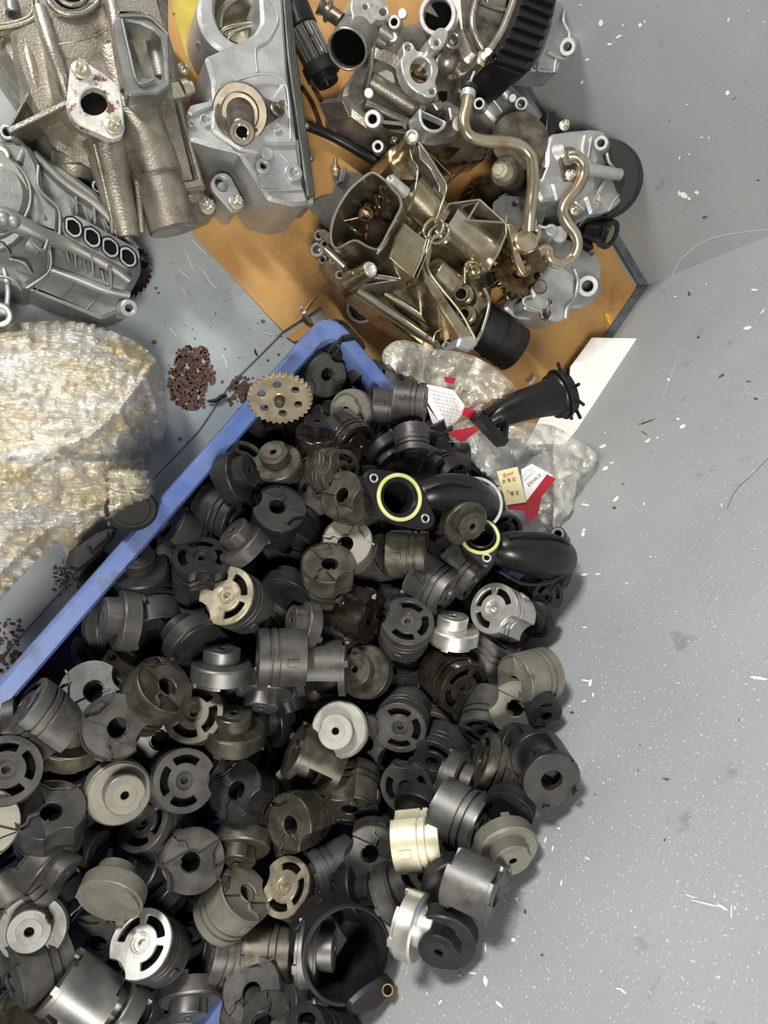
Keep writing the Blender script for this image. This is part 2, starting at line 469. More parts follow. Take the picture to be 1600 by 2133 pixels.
def wall_material(name, speckle):
    m = bpy.data.materials.new(name); MATS[name] = m
    m.use_nodes = True
    nt = m.node_tree; N = nt.nodes; L = nt.links; b = N['Principled BSDF']
    tc = N.new('ShaderNodeTexCoord')
    def noise(s, d, lo, hi, dist=0):
        n = N.new('ShaderNodeTexNoise'); n.inputs['Scale'].default_value = s; n.inputs['Detail'].default_value = d
        n.inputs['Distortion'].default_value = dist
        L.new(tc.outputs['Object'], n.inputs['Vector'])
        r = N.new('ShaderNodeMapRange'); r.inputs['From Min'].default_value = lo; r.inputs['From Max'].default_value = hi
        L.new(n.outputs['Fac'], r.inputs['Value']); return r.outputs[0]
    def mix(a, bcol, fac):
        k = N.new('ShaderNodeMix'); k.data_type = 'RGBA'
        L.new(fac, k.inputs['Factor'])
        if isinstance(a, tuple): k.inputs['A'].default_value = (*a, 1)
        else: L.new(a, k.inputs['A'])
        k.inputs['B'].default_value = (*bcol, 1); return k.outputs['Result']
    c = mix((0.295, 0.315, 0.335), (0.33, 0.35, 0.365), noise(5, 4, 0.35, 0.65))
    c = mix(c, (0.23, 0.245, 0.26), noise(30, 6, 0.66, 0.74))
    # pin-prick light flecks in the paint
    c = mix(c, (0.60, 0.60, 0.56), noise(420, 2, 0.69 - speckle, 0.76 - speckle))
    L.new(c, b.inputs['Base Color'])
    b.inputs['Roughness'].default_value = 0.42
    n = N.new('ShaderNodeTexNoise'); n.inputs['Scale'].default_value = 300; L.new(tc.outputs['Object'], n.inputs['Vector'])
    bp = N.new('ShaderNodeBump'); bp.inputs['Strength'].default_value = 0.12; bp.inputs['Distance'].default_value = 0.002
    L.new(n.outputs['Fac'], bp.inputs['Height']); L.new(bp.outputs[0], b.inputs['Normal'])
wall_material('wall_paint_a', -0.03)
wall_material('wall_paint_b', 0.045)

# floor
mb = MB()
mb.prism([(-2.2, -2.2), (1.5, -2.2), (1.5, 2.2), (-2.2, 2.2)], [], Matrix.Identity(4), -0.05, 0)
floor = mb.build('floor', 'floor_paint', smooth=0, kind='structure')

def wall_mesh(n, d, length, side, m, chips, cracks, darks):
    T = 0.08; H = 2.0
    mb = MB()
    a = C0 - d * 0.0
    b = C0 + d * length
    q = [a, b, b - n * T, a - n * T]
    mb.add([(p.x, p.y, 0) for p in q] + [(p.x, p.y, H) for p in q],
           [(0, 1, 5, 4), (1, 2, 6, 5), (2, 3, 7, 6), (3, 0, 4, 7), (4, 5, 6, 7), (3, 2, 1, 0)])
    def fleck(x, y, ln, wd, ang, mi, seed):
        rs = random.Random(seed); pts = []
        for i in range(7):
            t = 2 * pi * i / 7
            u, v = ln * cos(t) * rs.uniform(0.7, 1.15), wd * sin(t) * rs.uniform(0.6, 1.2)
            ca, sa = cos(ang), sin(ang)
            pts.append(on_wall(x + u * ca - v * sa, y + u * sa + v * ca, n) + n * 0.0004)
        mb.mi = mi; mb.add(pts, [tuple(range(7))]); mb.mi = 0
    for i, (x, y, ln, wd, ang) in enumerate(chips): fleck(x, y, ln, wd, radians(ang), 1, i + side)
    for i, (x, y, ln, wd, ang) in enumerate(darks): fleck(x, y, ln, wd, radians(ang), 3, i + side + 500)
    for cr in cracks:
        mi, wpx, pts = cr
        P = [on_wall(x, y, n) + n * 0.0003 for x, y in cr_smooth(pts, 5, False)]
        for p, q2 in zip(P, P[1:]):
            t = (q2 - p).normalized(); s = n.cross(t) * wpx * mpp(p)
            mb.mi = mi; mb.add([p - s, q2 - s, q2 + s, p + s], [(0, 1, 2, 3)])
        mb.mi = 0
    return mb.build(side == 1 and 'wall_right' or 'wall_back', [m, 'chip_white', 'scratch', 'speck_dark'], smooth=0, kind='structure')

chipsA = [(1252, 48, 5, 8, 0), (1210, 10, 3, 2, 0), (1334, 52, 4, 6, 0), (1343, 45, 2, 4, 0), (1298, 52, 2, 3, 0), (1290, 76, 8, 3, 150), (1270, 92, 6, 3, 0),
          (1279, 88, 2, 2, 0), (1224, 124, 5, 3, 0), (1213, 171, 3, 5, 20), (1518, 41, 2, 5, 20), (1516, 193, 5, 6, 40), (1425, 407, 10, 7, 30), (1415, 402, 3, 7, 10),
          (1452, 401, 6, 4, 20), (1436, 414, 3, 5, 0), (1432, 217, 4, 1.5, -20), (1462, 286, 4, 1.5, 0), (1477, 287, 2, 3, 0), (1416, 328, 2, 4, 20), (1436, 321, 2, 2, 0),
          (1592, 45, 2, 2, 0), (1560, 22, 2, 1.5, 0)]
darksA = [(1469, 452, 6, 3.5, -20), (1580, 375, 4, 2, 0), (1395, 250, 2, 2, 0), (1530, 205, 7, 1, -30)]
chipsB = [(1572, 604, 10, 2.5, 5), (1407, 618, 3, 2, 0), (1471, 592, 2, 2, 0), (1590, 648, 8, 2, -50), (1557, 683, 10, 4, -15), (1393, 791, 3, 4, -30), (1422, 889, 9, 5, -20),
          (1413, 873, 4, 3, 0), (1350, 918, 7, 3, -40), (1370, 912, 3, 2, 0), (1256, 930, 9, 4, -25), (1261, 901, 3, 1.5, 0), (1261, 976, 8, 5, -40), (1275, 964, 6, 2, -15),
          (1220, 1052, 8, 3, 10), (1283, 1040, 10, 4, -45), (1215, 1112, 4, 7, 10), (1217, 1104, 5, 3, 0), (1217, 1197, 9, 3, -5), (1246, 1196, 6, 2, -5), (1306, 1215, 4, 1.5, -40),
          (1218, 1307, 5, 2, 0), (1168, 1416, 2, 5, -20), (1220, 1418, 12, 2, 10), (1230, 1423, 4, 9, 15), (1236, 1448, 2, 5, 0), (1217, 1461, 5, 2, -20), (1188, 1471, 4, 1.5, 10),
          (1580, 1413, 22, 4, 10), (1170, 1840, 2, 8, 15), (1165, 1726, 5, 2.5, 25), (1137, 1750, 2.5, 7, 15), (1152, 1768, 2, 6, 5), (1224, 1788, 6, 2, 30), (1077, 1872, 4, 2, -30), (1077, 1874, 1.5, 5, 0),
          (1070, 1958, 5, 5, 0), (1012, 1975, 2, 12, -5), (995, 1948, 3, 4, 20), (985, 2028, 10, 2.5, 5), (958, 2032, 3, 3, 0), (1012, 2043, 5, 14, -10), (918, 2088, 3, 6, 30), (890, 2070, 2, 4, 15),
          (1470, 1883, 40, 2, 14), (1505, 1890, 14, 3, 30), (1524, 1902, 2, 16, 0), (1440, 1868, 12, 1.5, 20), (1298, 2065, 12, 3, 40), (1040, 2092, 12, 3, 45), (1288, 2060, 4, 2, 0),
          (1200, 1005, 2, 3, 0), (1342, 1050, 2, 3, 20), (1355, 1160, 4, 1.2, 0), (1504, 1052, 2, 4, 10)]
darksB = [(1388, 1623, 8, 3, 5), (1503, 783, 8, 3, -30), (1455, 703, 4, 4, 0), (1436, 612, 3, 6, 0), (1280, 1058, 5, 2.5, 0), (1298, 1008, 3, 2, 0), (1575, 831, 5, 2, 0), (1192, 1485, 5, 3, 0),
          (1330, 1605, 2, 2, 0), (1130, 1990, 3, 3, 0), (1334, 1552, 2, 2, 0), (1385, 1750, 3, 3, 0), (1095, 1900, 3, 5, 0), (1240, 1655, 2, 2, 0), (1540, 1500, 2, 2, 0), (1345, 880, 22, 1.5, -20), (1342, 902, 9, 1.2, 35), (1560, 795, 6, 1, 0)]
wallA = wall_mesh(nA, dA, 2.4, 0, 'wall_paint_a', chipsA, [(2, 0.9, [(1395, 585), (1412, 550), (1440, 520), (1480, 497), (1540, 484), (1600, 478)])], darksA)
wallB = wall_mesh(nB, dB, 2.6, 1, 'wall_paint_b', chipsB, [(2, 0.7, [(1390, 592), (1440, 560), (1500, 540), (1600, 503)]), (2, 0.6, [(1455, 620), (1490, 613), (1530, 606)]),
                (2, 0.8, [(1380, 830), (1392, 800), (1412, 745)]), (3, 0.7, [(1515, 1060), (1535, 1020), (1572, 985), (1600, 955)]), (2, 0.7, [(1530, 822), (1560, 818), (1590, 832)])], darksB)
# dark skirting strip at the foot of both walls
for k, (n, d, ln) in enumerate(((nA, dA, 2.4), (nB, dB, 2.6))):
    mb = MB()
    a = C0 + n * 0.0; b = C0 + d * ln
    t = 0.012; h = 0.012
    nn = nA if k == 0 else nB
    ins = (nA + nB).normalized() * (t / (nA + nB).normalized().dot(n))
    q = [a + n * 0.0005, b + n * 0.0005, b + n * t, a + ins]
    mb.add([(p.x, p.y, 0.0) for p in q] + [(p.x, p.y, h if i < 2 else h * 0.5) for i, p in enumerate(q)],
           [(0, 1, 5, 4), (1, 2, 6, 5), (2, 3, 7, 6), (3, 0, 4, 7), (4, 5, 6, 7), (3, 2, 1, 0)])
    mb.build('baseboard_' + ('back' if k == 0 else 'right'), 'trim_dark', smooth=0, kind='structure')

# floor markings: sheet joint, rust patch, smears
def flat_marks(name, m, items, parent=None):
    mb = MB()
    for it in items: mb.plate(it, 0.0012, 0.001, bev=0)
    return mb.build(name, m, floor, smooth=0)
def strip(pts, w):
    P = [Vector(p) for p in cr_smooth(pts, 3, False)]; a = []; b = []
    for i, p in enumerate(P):
        t = (P[min(i + 1, len(P) - 1)] - P[max(i - 1, 0)]).normalized(); s = Vector((-t.y, t.x)) * w
        a.append(tuple(p + s)); b.append(tuple(p - s))
    return a + b[::-1]
flat_marks('floor_joint', 'speck_dark', [strip([(600, 680), (540, 742), (475, 808), (418, 892), (370, 945), (250, 1075), (120, 1240), (0, 1372)], 1.2)])
rs = random.Random(3)
patch = []
blob = [(350, 730), (372, 722), (380, 708), (402, 702), (428, 708), (442, 735), (447, 770), (440, 800), (430, 835), (400, 868), (382, 870), (360, 850), (345, 820), (340, 770)]
for i in range(2600):
    a = rs.uniform(0, 2 * pi); q = rs.random() ** 0.55
    x, y = 395 + 52 * q * cos(a) + rs.uniform(-4, 4), 785 + 82 * q * sin(a)
    kk = 0.86 + 0.30 * noise.noise(Vector((cos(a) * 1.7, sin(a) * 1.7, 4.2)))
    if q > kk or (x < 356 and y < 745): continue
    if noise.noise(Vector((x / 11, y / 11, 1.0))) < -0.36: continue
    r = rs.uniform(1.2, 4.2)
    patch.append(circ(x, y, r, 7, r * rs.uniform(0.4, 1), rs.uniform(0, 180)))
mb = MB()
for i, it in enumerate(patch): mb.plate(it, 0.0004 + 0.00012 * (i % 7), 0.0003, bev=0)
mb.build('rust_patch', 'rust_stain', floor, smooth=0, label='reddish brown rust patch on grey floor')
patch = []
for i in range(90):
    x, y = rs.gauss(497, 13), rs.gauss(810, 16); r = rs.uniform(2, 7)
    patch.append(circ(x, y, r, 8, r * 0.6, rs.uniform(100, 150)))
mb = MB()
for i, it in enumerate(patch): mb.plate(it, 0.0004 + 0.00012 * (i % 7), 0.0003, bev=0)
for i in range(60):
    x, y = rs.gauss(130, 12), rs.gauss(1205, 18); r = rs.uniform(2, 6); mb.plate(circ(x, y, r, 8, r * .5, rs.uniform(0, 180)), 0.0004 + 0.00012 * (i % 7), 0.0003, bev=0)
for i in range(80):
    x, y = rs.uniform(-5, 45), rs.uniform(1290, 1400) ; r = rs.uniform(2, 8); mb.plate(circ(x, y, r, 8, r * .5, rs.uniform(0, 180)), 0.0004 + 0.00012 * (i % 7), 0.0003, bev=0)
mb.build('oil_smear', 'rust_stain', floor, smooth=0)
mb = MB()
for (x, y, r) in [(548, 669, 5), (321, 713, 6), (558, 750, 3), (580, 738, 3), (585, 700, 2.5), (406, 705, 2), (375, 914, 5), (449, 653, 2), (439, 682, 1.5), (468, 727, 2), (497, 745, 1.5), (325, 600, 4), (330, 610, 3), (470, 900, 2)] + \
        [(rs.uniform(300, 600), rs.uniform(520, 900), rs.uniform(0.6, 1.6)) for _ in range(60)]:
    if x + y < 1500: mb.plate(circ(x, y, r, 8, r * 0.8), 0.0008, 0.0005, bev=0)
mb.build('grime_spots', 'speck_dark', floor, smooth=0)
mb = MB()
for p in [[(462, 738), (470, 752), (473, 768)], [(353, 683), (360, 690), (368, 700)], [(550, 692), (565, 698)], [(380, 600), (390, 620)], [(385, 520), (402, 560)], [(420, 560), (440, 590), (452, 600)],
          [(5, 160), (30, 200)], [(20, 140), (35, 175)], [(400, 500), (430, 530)], [(370, 560), (395, 580)]]:
    mb.plate(strip(p, 0.9), 0.0009, 0.0005, bev=0)
mb.build('floor_scratches', 'scratch', floor, smooth=0)

# ------------------------------------------------------------------ cardboard and paper on the floor
mb = MB()
mb.plate([(330, -60), (1050, -60), (1120, 245), (1326, 602), (1268, 692), (1120, 915), (900, 915), (760, 800), (668, 640), (590, 690), (408, 492), (395, 470), (340, 300), (300, 100)], 0.003, 0.0028, bev=0.0005)
tag(mb.build('cardboard_sheet', 'cardboard', smooth=0, org=V(900, 400, 0)), 'large brown cardboard sheet lying on the grey floor under the engine parts', 'cardboard')
mb = MB()
mb.plate([(598, 702), (606, 694), (640, 668), (660, 678), (640, 705), (612, 712)], 0.003, 0.0026, bev=0.0004)
tag(mb.build('cardboard_scrap', 'cardboard', smooth=0, org=V(625, 690, 0)), 'small torn cardboard scrap poking out beside the blue crate corner', 'cardboard')
mb = MB()
mb.plate([(352, -40), (430, -40), (470, 120), (434, 168), (388, 118), (360, 20)], 0.0042, 0.0008, bev=0)
paper = mb.build('yellow_paper', 'yellow_paper', smooth=0, org=V(400, 60, 0.003))
tag(paper, 'mustard yellow printed paper lying on the cardboard between two housings', 'paper')

def text(parent, body, x, y, z, size_px, ang, m, name='lettering', nrm=None, zoff=0.0004, depth_=0.0001, xs=1.0):
    cu = bpy.data.curves.new('t', 'FONT'); cu.body = body; cu.size = 1.0; cu.align_x = 'CENTER'; cu.align_y = 'CENTER'; cu.resolution_u = 2
    to = bpy.data.objects.new('t', cu); col.objects.link(to)
    dg = bpy.context.evaluated_depsgraph_get(); me = bpy.data.meshes.new_from_object(to.evaluated_get(dg))
    bpy.data.objects.remove(to); bpy.data.curves.remove(cu)
    me.name = name
    P = V(x, y, z) if not isinstance(x, Vector) else x
    n = Vector(nrm or (0, 0, 1)).normalized()
    r = ray(x + 100 * cos(ang), y + 100 * sin(ang)); t = (P - CAM).dot(n) / r.dot(n)
    X = (CAM + r * t - P).normalized(); Y = n.cross(X)
    s = size_px * mpp(P)
    off = Vector(parent.get('_o', tuple(parent.location)))
    for v in me.vertices:
        c = v.co.copy(); v.co = P + X * c.x * s * xs + Y * c.y * s + n * zoff - off
    me.materials.clear(); me.materials.append(MATS[m])
    o = bpy.data.objects.new(name, me); col.objects.link(o); o.parent = parent
    return o
text(paper, '200505', 407, 115, 0.0042, 15, radians(52), 'ink_black')
text(paper, 'E', 362, 30, 0.0042, 10, radians(52), 'ink_black')
# hook-shaped wire scrap on the floor
mb = MB(); mb.pipe([(531, 727, .002), (532, 735, .002), (537, 739, .002)], 1.6)
tag(mb.build('wire_scrap', 'black_rubber', org=V(533, 733, 0)), 'tiny black hooked wire scrap on the grey floor', 'scrap')
mb = MB(); mb.pipe([(432, 836, .004), (450, 834, .004), (462, 826, .004), (472, 824, .004)], [2, 4, 4.5, 3])
tag(mb.build('tape_scrap', 'black_rubber', org=V(450, 832, 0)), 'black twisted scrap of tape beside the brown floor smear', 'scrap')
# orange leaf-like sliver
mb = MB(); mb.plate(cr_smooth([(1261, 651), (1268, 655), (1273, 665), (1273, 677), (1267, 670), (1262, 660)], 4), 0.006, 0.0012, bev=0.0003)
tag(mb.build('dry_leaf', 'leaf_orange', org=V(1267, 664, 0.003)), 'small orange leaf on the cardboard near the wall corner', 'leaf')

# ------------------------------------------------------------------ blue crate
RZ = 0.215
def crate():
    c0 = V(688, 640, RZ)                                   # outer top corner
    u = (V(0, 1405, RZ) - V(590, 738, RZ)).normalized()    # along the long side
    v = Vector((-u.y, u.x, 0)); v = v if v.dot(V(960, 930, RZ) - c0) > 0 else -v
    v = (V(955, 935, RZ) - V(725, 660, RZ)).normalized()
    Lg = 0.95
    # width: stop short of the right wall
    base = c0; t = 0
    while ((base + v * t) - C0).dot(nB) > 0.02 and t < 1: t += 0.002
    Wd = t
    def rect(ins, z, r=0.03):
        k = (u.dot(v)); 
        a = c0 + (u + v) * ins; b = c0 + v * (Wd - ins) + u * ins; c = c0 + v * (Wd - ins) + u * (Lg - ins); d = c0 + u * (Lg - ins) + v * ins
        return rnd([(p.x, p.y) for p in (a, b, c, d)], r, 6)
    root = thing('plastic_crate', 'blue plastic crate packed with dark metal pistons beside the grey wall', 'crate', (c0 + u * Lg / 2 + v * Wd / 2) * Vector((1, 1, 0)))
    mb = MB(); I = Matrix.Identity(4)
    rings = [rect(0, RZ - 0.020, .034), rect(0, RZ - 0.004, .034), rect(0.003, RZ, .033), rect(0.017, RZ, .026), rect(0.020, RZ - 0.004, .024), rect(0.034, 0.02, .022), rect(0.038, 0.008, .02)]
    zs = [RZ - 0.020, RZ - 0.004, RZ, RZ, RZ - 0.004, 0.02, 0.012]
    vs = []; fs = []
    n = len(rings[0])
    for rg, z in zip(rings, zs): vs += [Vector((p[0], p[1], z)) for p in rg]
    for a in range(len(rings) - 1):
        for i in range(n):
            j = (i + 1) % n; fs.append((a * n + i, (a + 1) * n + i, (a + 1) * n + j, a * n + j))
    fs.append(tuple((len(rings) - 1) * n + i for i in range(n)))
    mb.add(vs, fs)
    # outer shell below the rim
    o1 = rect(0.008, 0, .03); o2 = rect(0.024, 0, .024)
    vs = [Vector((p[0], p[1], RZ - 0.02)) for p in rings[0]] + [Vector((p[0], p[1], RZ - 0.02)) for p in o1] + [Vector((p[0], p[1], 0.002)) for p in o2]
    fs = []
    for a in range(2):
        for i in range(n):
            j = (i + 1) % n; fs.append((a * n + i, a * n + j, (a + 1) * n + j, (a + 1) * n + i))
    fs.append(tuple(2 * n + i for i in range(n))[::-1])
    mb.add(vs, fs)
    mb.build('crate_body', 'crate_blue', root)
    return c0, u, v, Lg, Wd
CR0, CU, CV, CLg, CWd = crate()
# ------------------------------------------------------------------ big worn cast housing, upper left
def up(p, dz): return (p[0], p[1], p[2] + dz)
root = thing('engine_housing', 'large dirty cast metal engine housing with oval two-bolt flange, top left', 'engine part', (230, 260, 0))
mb = MB()
mb.plate(rnd([(20, 60), (75, 30), (110, -20), (352, -20), (352, 60), (372, 130), (392, 250), (424, 385), (428, 415), (395, 420), (330, 370), (240, 370), (180, 340), (110, 300), (60, 215), (30, 130)], 12), 0.085, 0.085, bev=0.006)
mb.plate(rnd([(80, 20), (230, -20), (345, -20), (350, 100), (366, 190), (318, 205), (250, 250), (205, 285), (160, 265), (110, 200)], 16), 0.115, 0.05, bev=0.012)
# upper left block with wells
mb.plate(rnd([(-30, -30), (75, -30), (80, 40), (60, 62), (-30, 75)], 10), 0.07, 0.07, bev=0.004)
mb.plate(rnd([(-10, 62), (70, 50), (92, 110), (100, 200), (60, 205), (22, 150), (-6, 110)], 14), 0.07, 0.07, bev=0.01)
mb.plate(rnd([(20, 270), (62, 190), (100, 215), (150, 220), (140, 262), (60, 272), (36, 276)], 6), 0.06, 0.055, bev=0.003)
mb.build('housing_body', 'cast_dirty', root)
mb = MB()
mb.tube((235, 115, .095), (330, 373, .088), 53, 53, bev=.002)
mb.tube((326, 360, .086), (362, 482, .080), 49.5, 49.5, bev=.002)
mb.build('large_barrel', 'cast_dirty', root)
mb = MB()
mb.tube((200, 222, .092), (266, 497, .074), 50, 27)
mb.pipe([(196, 300, .108), (216, 380, .096), (236, 470, .084), (243, 500, .080)], 5)
mb.pipe([(268, 300, .102), (286, 390, .09), (296, 485, .08)], 6)
mb.build('tapered_barrel', 'cast_dirty', root)
mb = MB()
mb.tube((133, 255, .062), (153, 352, .055), 38, 41); mb.tube((153, 350, .055), (156, 374, .052), 41, 33)
mb.ball((120, 350, .05), 20)
mb.build('short_barrel', 'cast_dirty', root)
mb = MB()
for p, r in (([(82, 18, .118), (104, 90, .122), (128, 160, .118), (140, 205, .108)], [15, 17, 15, 12]), ([(55, 98, .078), (68, 150, .08), (84, 215, .075), (92, 255, .066)], [13, 14, 13, 12]),
             ([(78, 100, .078), (96, 160, .08), (108, 230, .08)], [8, 9, 8])):
    mb.pipe(p, r)
mb.pipe([(100, 95, .122), (150, 88, .128), (190, 78, .128), (232, 58, .124)], 1.6)
mb.build('oil_gallery_ribs', 'cast_dirty', root)
mb = MB()
mb.pipe([(-20, 62, .078), (20, 56, .08), (52, 48, .082), (72, 36, .084), (78, 14, .084), (72, -20, .084)], 5)
mb.pipe([(-20, 52, .078), (20, 47, .08), (48, 40, .082), (64, 30, .084), (68, 10, .084), (62, -20, .084)], 3)
mb.pipe([(94, -20, .118), (104, 8, .12), (124, 24, .12), (150, 30, .12), (180, 24, .12), (204, 4, .12), (208, -20, .12)], 6)
mb.pipe([(118, -20, .124), (126, 0, .124), (148, 10, .124), (172, 5, .124), (184, -20, .124)], 5)
mb.build('sealing_bead', 'cast_dirty', root)
mb = MB()
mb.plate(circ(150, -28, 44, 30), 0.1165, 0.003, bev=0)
mb.build('open_bore', 'bore_shade', root)
mb = MB(); mb.tube((23, 5, .07), (27, 30, .072), 15, 15, hole=7); mb.build('end_plug', 'cast_grey', root)
# straight web under the flange
mb = MB(); mb.bar((16, 272, .105), (140, 212, .118), 11, 0.045); mb.bar((60, 192, .088), (18, 268, .088), 5, 0.03)
mb.build('side_web', 'cast_dirty', root)
# recessed window frame
mb = MB()
win = [(262, 42), (292, 48), (318, 60), (336, 78), (342, 120), (345, 166), (318, 162), (296, 160), (286, 172)]
mb.plate(rnd([(236, 38), (262, 30), (312, 32), (345, 66), (352, 72), (356, 178), (330, 196), (296, 196), (268, 200), (250, 120)], 7), 0.142, 0.03, holes=[rnd(win, 6)], bev=0.002)
mb.pipe([(250, 34, .144), (305, 34, .144), (328, 50, .144), (350, 72, .142)], 3)
mb.pipe([(254, 40, .145), (270, 110, .145), (288, 172, .145), (322, 165, .145)], 3)
mb.tube((318, 75, .112), (338, 165, .110), 20, 20)
mb.build('window_frame', 'cast_grey', root)
mb = MB(); mb.tube((228, -30, .128), (268, 192, .122), 17, 17)
mb.plate(rnd([(226, -30), (330, -30), (352, 60), (345, 75), (318, 48), (300, 34), (240, 36)], 8), 0.136, 0.03, bev=.006)
mb.build('corner_column', 'cast_dirty', root)
mb = MB()
mb.bar((338, 196, .104), (386, 376, .098), 44, 0.05, wpx2=34); mb.bar((366, 196, .094), (416, 380, .088), 18, 0.05)
mb.pipe([(372, 215, .098), (404, 330, .094), (418, 380, .09)], 5)
mb.plate(rnd([(376, 375), (424, 372), (430, 392), (385, 398)], 4), 0.098, .04, bev=.003)
mb.build('edge_rail', 'cast_dirty', root)
mb = MB()
mb.plate(hull([(168, 148, 23), (197, 210, 58), (236, 264, 24)]), 0.150, 0.012, holes=[circ(197, 210, 29, 32)], bev=0.0016)
f = mb.build('oval_flange', 'machined_rusty', root)
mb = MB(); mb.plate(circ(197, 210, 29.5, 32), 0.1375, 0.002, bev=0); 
mb.build('flange_bore', 'bore_shade', root)
mb = MB(); mb.plate(hull([(168, 150, 17), (197, 211, 50), (234, 260, 18)]), .1365, .03, bev=.003); mb.build('flange_neck', 'cast_dirty', root)
for p in ((168, 146, .1505), (236, 263, .1505)):
    mb = MB(); mb.bolt(p, 19, (0.12, 0.1, 1), .013); mb.build('flange_bolt', 'bolt_zinc', root)
mb = MB(); mb.bar((344, 192, .102), (380, 184, .100), 32, 0.03); mb.tube((378, 186, .088), (392, 182, .088), 18); mb.tube((392, 184, .088), (402, 182, .088), 13)
mb.build('hex_fitting', 'bolt_zinc', root)
for p, r, d in (((380, 145, .09), 13, (.5, .2, 1)), ((415, 300, .08), 14, (.6, .1, 1)), ((430, 430, .07), 18, (.25, .1, 1))):
    mb = MB(); mb.bolt(p, r, d, .011); mb.build('housing_bolt', 'bolt_zinc', root)
mb = MB(); mb.plate(hull([(402, 400, 15), (432, 432, 20), (410, 445, 16)]), 0.068, 0.03, bev=.003)
mb.build('bolt_lug', 'cast_dirty', root)

# small loose bracket
root = thing('bolted_bracket', 'small oblong bracket with oval hole and flanged bolt on the cardboard', 'bracket', (475, 400, 0.003))
mb = MB(); mb.plate(hull([(463, 383, 24), (491, 424, 18)]), 0.065, 0.008, holes=[circ(462, 383, 17, 26, 12, 60)], bev=.0014)
mb.plate(hull([(466, 394, 18), (488, 424, 14)]), 0.055, 0.052, bev=.002)
mb.build('bracket_plate', 'cast_clean', root)
mb = MB(); mb.bolt((491, 423, .0652), 16, (.2, .1, 1), .011); mb.build('bracket_bolt', 'bolt_zinc', root)

# ------------------------------------------------------------------ clean four-port housing, left edge
root = thing('intake_manifold', 'clean grey aluminium manifold with four gasketed ports in a row, left edge', 'engine part', (130, 470, 0))
mb = MB()
mb.plate(rnd([(-60, 300), (40, 285), (70, 310), (135, 345), (205, 400), (240, 450), (290, 510), (296, 565), (275, 600), (262, 612), (105, 560), (55, 600), (-60, 560)], 12), 0.075, 0.075, bev=.006)
mb.plate(rnd([(-60, 290), (30, 290), (62, 300), (85, 345), (90, 392), (128, 432), (126, 495), (60, 470), (-60, 440)], 10), 0.095, 0.03, bev=.006)
mb.build('manifold_body', 'cast_grey', root)
mb = MB()
mb.plate(rnd([(56, 600), (104, 556), (186, 580), (268, 622), (272, 640), (212, 664)], 8), 0.060, 0.058, bev=.004)
for a, b in (((105, 575), (72, 608)), ((160, 588), (130, 622)), ((215, 606), (180, 645))): mb.pipe([(*a, .0605), (*b, .0605)], 1.5)
mb.build('lower_chamber', 'cast_grey', root)
mb = MB()
mb.tube((-60, 410, .085), (-60.5, 408, .099), 122, 120, bev=.004)
o_ = circ(-20, 408, 80, 40)
mb.plate(o_, 0.108, 0.02, bev=.006)
mb.pipe([(*q, .108) for q in circ(-20, 408, 84, 30, a0=-80, a1=80)], 3)
mb.build('round_cover', 'cast_grey', root)
mb = MB()
mb.pipe([(-30, 450, .106), (10, 455, .108), (45, 470, .106), (90, 492, .100), (150, 512, .09), (230, 556, .082), (270, 585, .078)], [20, 23, 20, 18, 14, 12, 10])
mb.ball((6, 456, .116), 16); mb.ball((28, 462, .116), 14)
mb.tube((60, 505, .100), (86, 520, .100), 22, 15)
mb.pipe([(68, 505, .11), (90, 522, .105), (100, 500, .105)], 4)
mb.build('vacuum_rail', 'cast_grey', root)
mb = MB()
for (x, y) in ((158, 440), (196, 462), (232, 482), (92, 455), (100, 520)):
    mb.bar((x, y - 32, .082), (x + 2, y - 2, .098), 5, .03); mb.bar((x - 16, y - 28, .078), (x - 6, y - 8, .09), 3, .02)
for (x, y) in ((156, 545), (192, 562), (230, 588), (250, 560)):
    mb.bar((x, y - 28, .095), (x + 2, y + 14, .078), 5, .03); mb.bar((x - 18, y - 24, .085), (x - 12, y + 2, .078), 3, .02)
mb.pipe([(80, 345, .098), (82, 395, .1), (122, 436, .1), (124, 490, .1)], 3.5)
mb.pipe([(100, 498, .1), (104, 560, .085), (56, 600, .075)], 3)
mb.pipe([(70, 320, .08), (130, 378, .08), (200, 428, .08), (250, 480, .078), (285, 520, .075)], 9)
mb.pipe([(105, 560, .072), (160, 580, .072), (220, 604, .07), (270, 615, .068)], 10)
mb.pipe([(30, 290, .085), (48, 310, .09), (38, 340, .095)], 8)
for k, (x, y) in enumerate(((-5, 500), (40, 540), (18, 575))): mb.pipe([(x - 20, y, .085), (x + 10, y + 8, .088), (x + 26, y + 30, .08)], 3)
mb.build('stiffening_ribs', 'cast_grey', root)
ports = [(154, 473), (193, 494), (231, 515), (268, 535)]
hexa = [(-17, -19), (-2, -21), (14, -8), (17, 10), (12, 19), (-2, 20), (-17, 6)]
mb = MB()
g = []
mb.plate(hull([(x, y, 25) for x, y in ports[:1]] + [(x, y, 25) for x, y in ports[1:2]]), 0.1005, .022, bev=0.001)
mb.plate(hull([(x, y, 24) for x, y in ports[1:3]]), 0.1003, .022, bev=0.001)
mb.plate(hull([(x, y, 24) for x, y in ports[2:]]), 0.1001, .022, bev=0.001)
mb.build('port_face', 'cast_grey', root)
mb = MB()
for x, y in ports: mb.plate(rnd([(x + 1.22 * a, y + 1.18 * b) for a, b in hexa], 6), 0.1014, .001, bev=0)
mb.build('port_gasket', 'black_rubber', root)
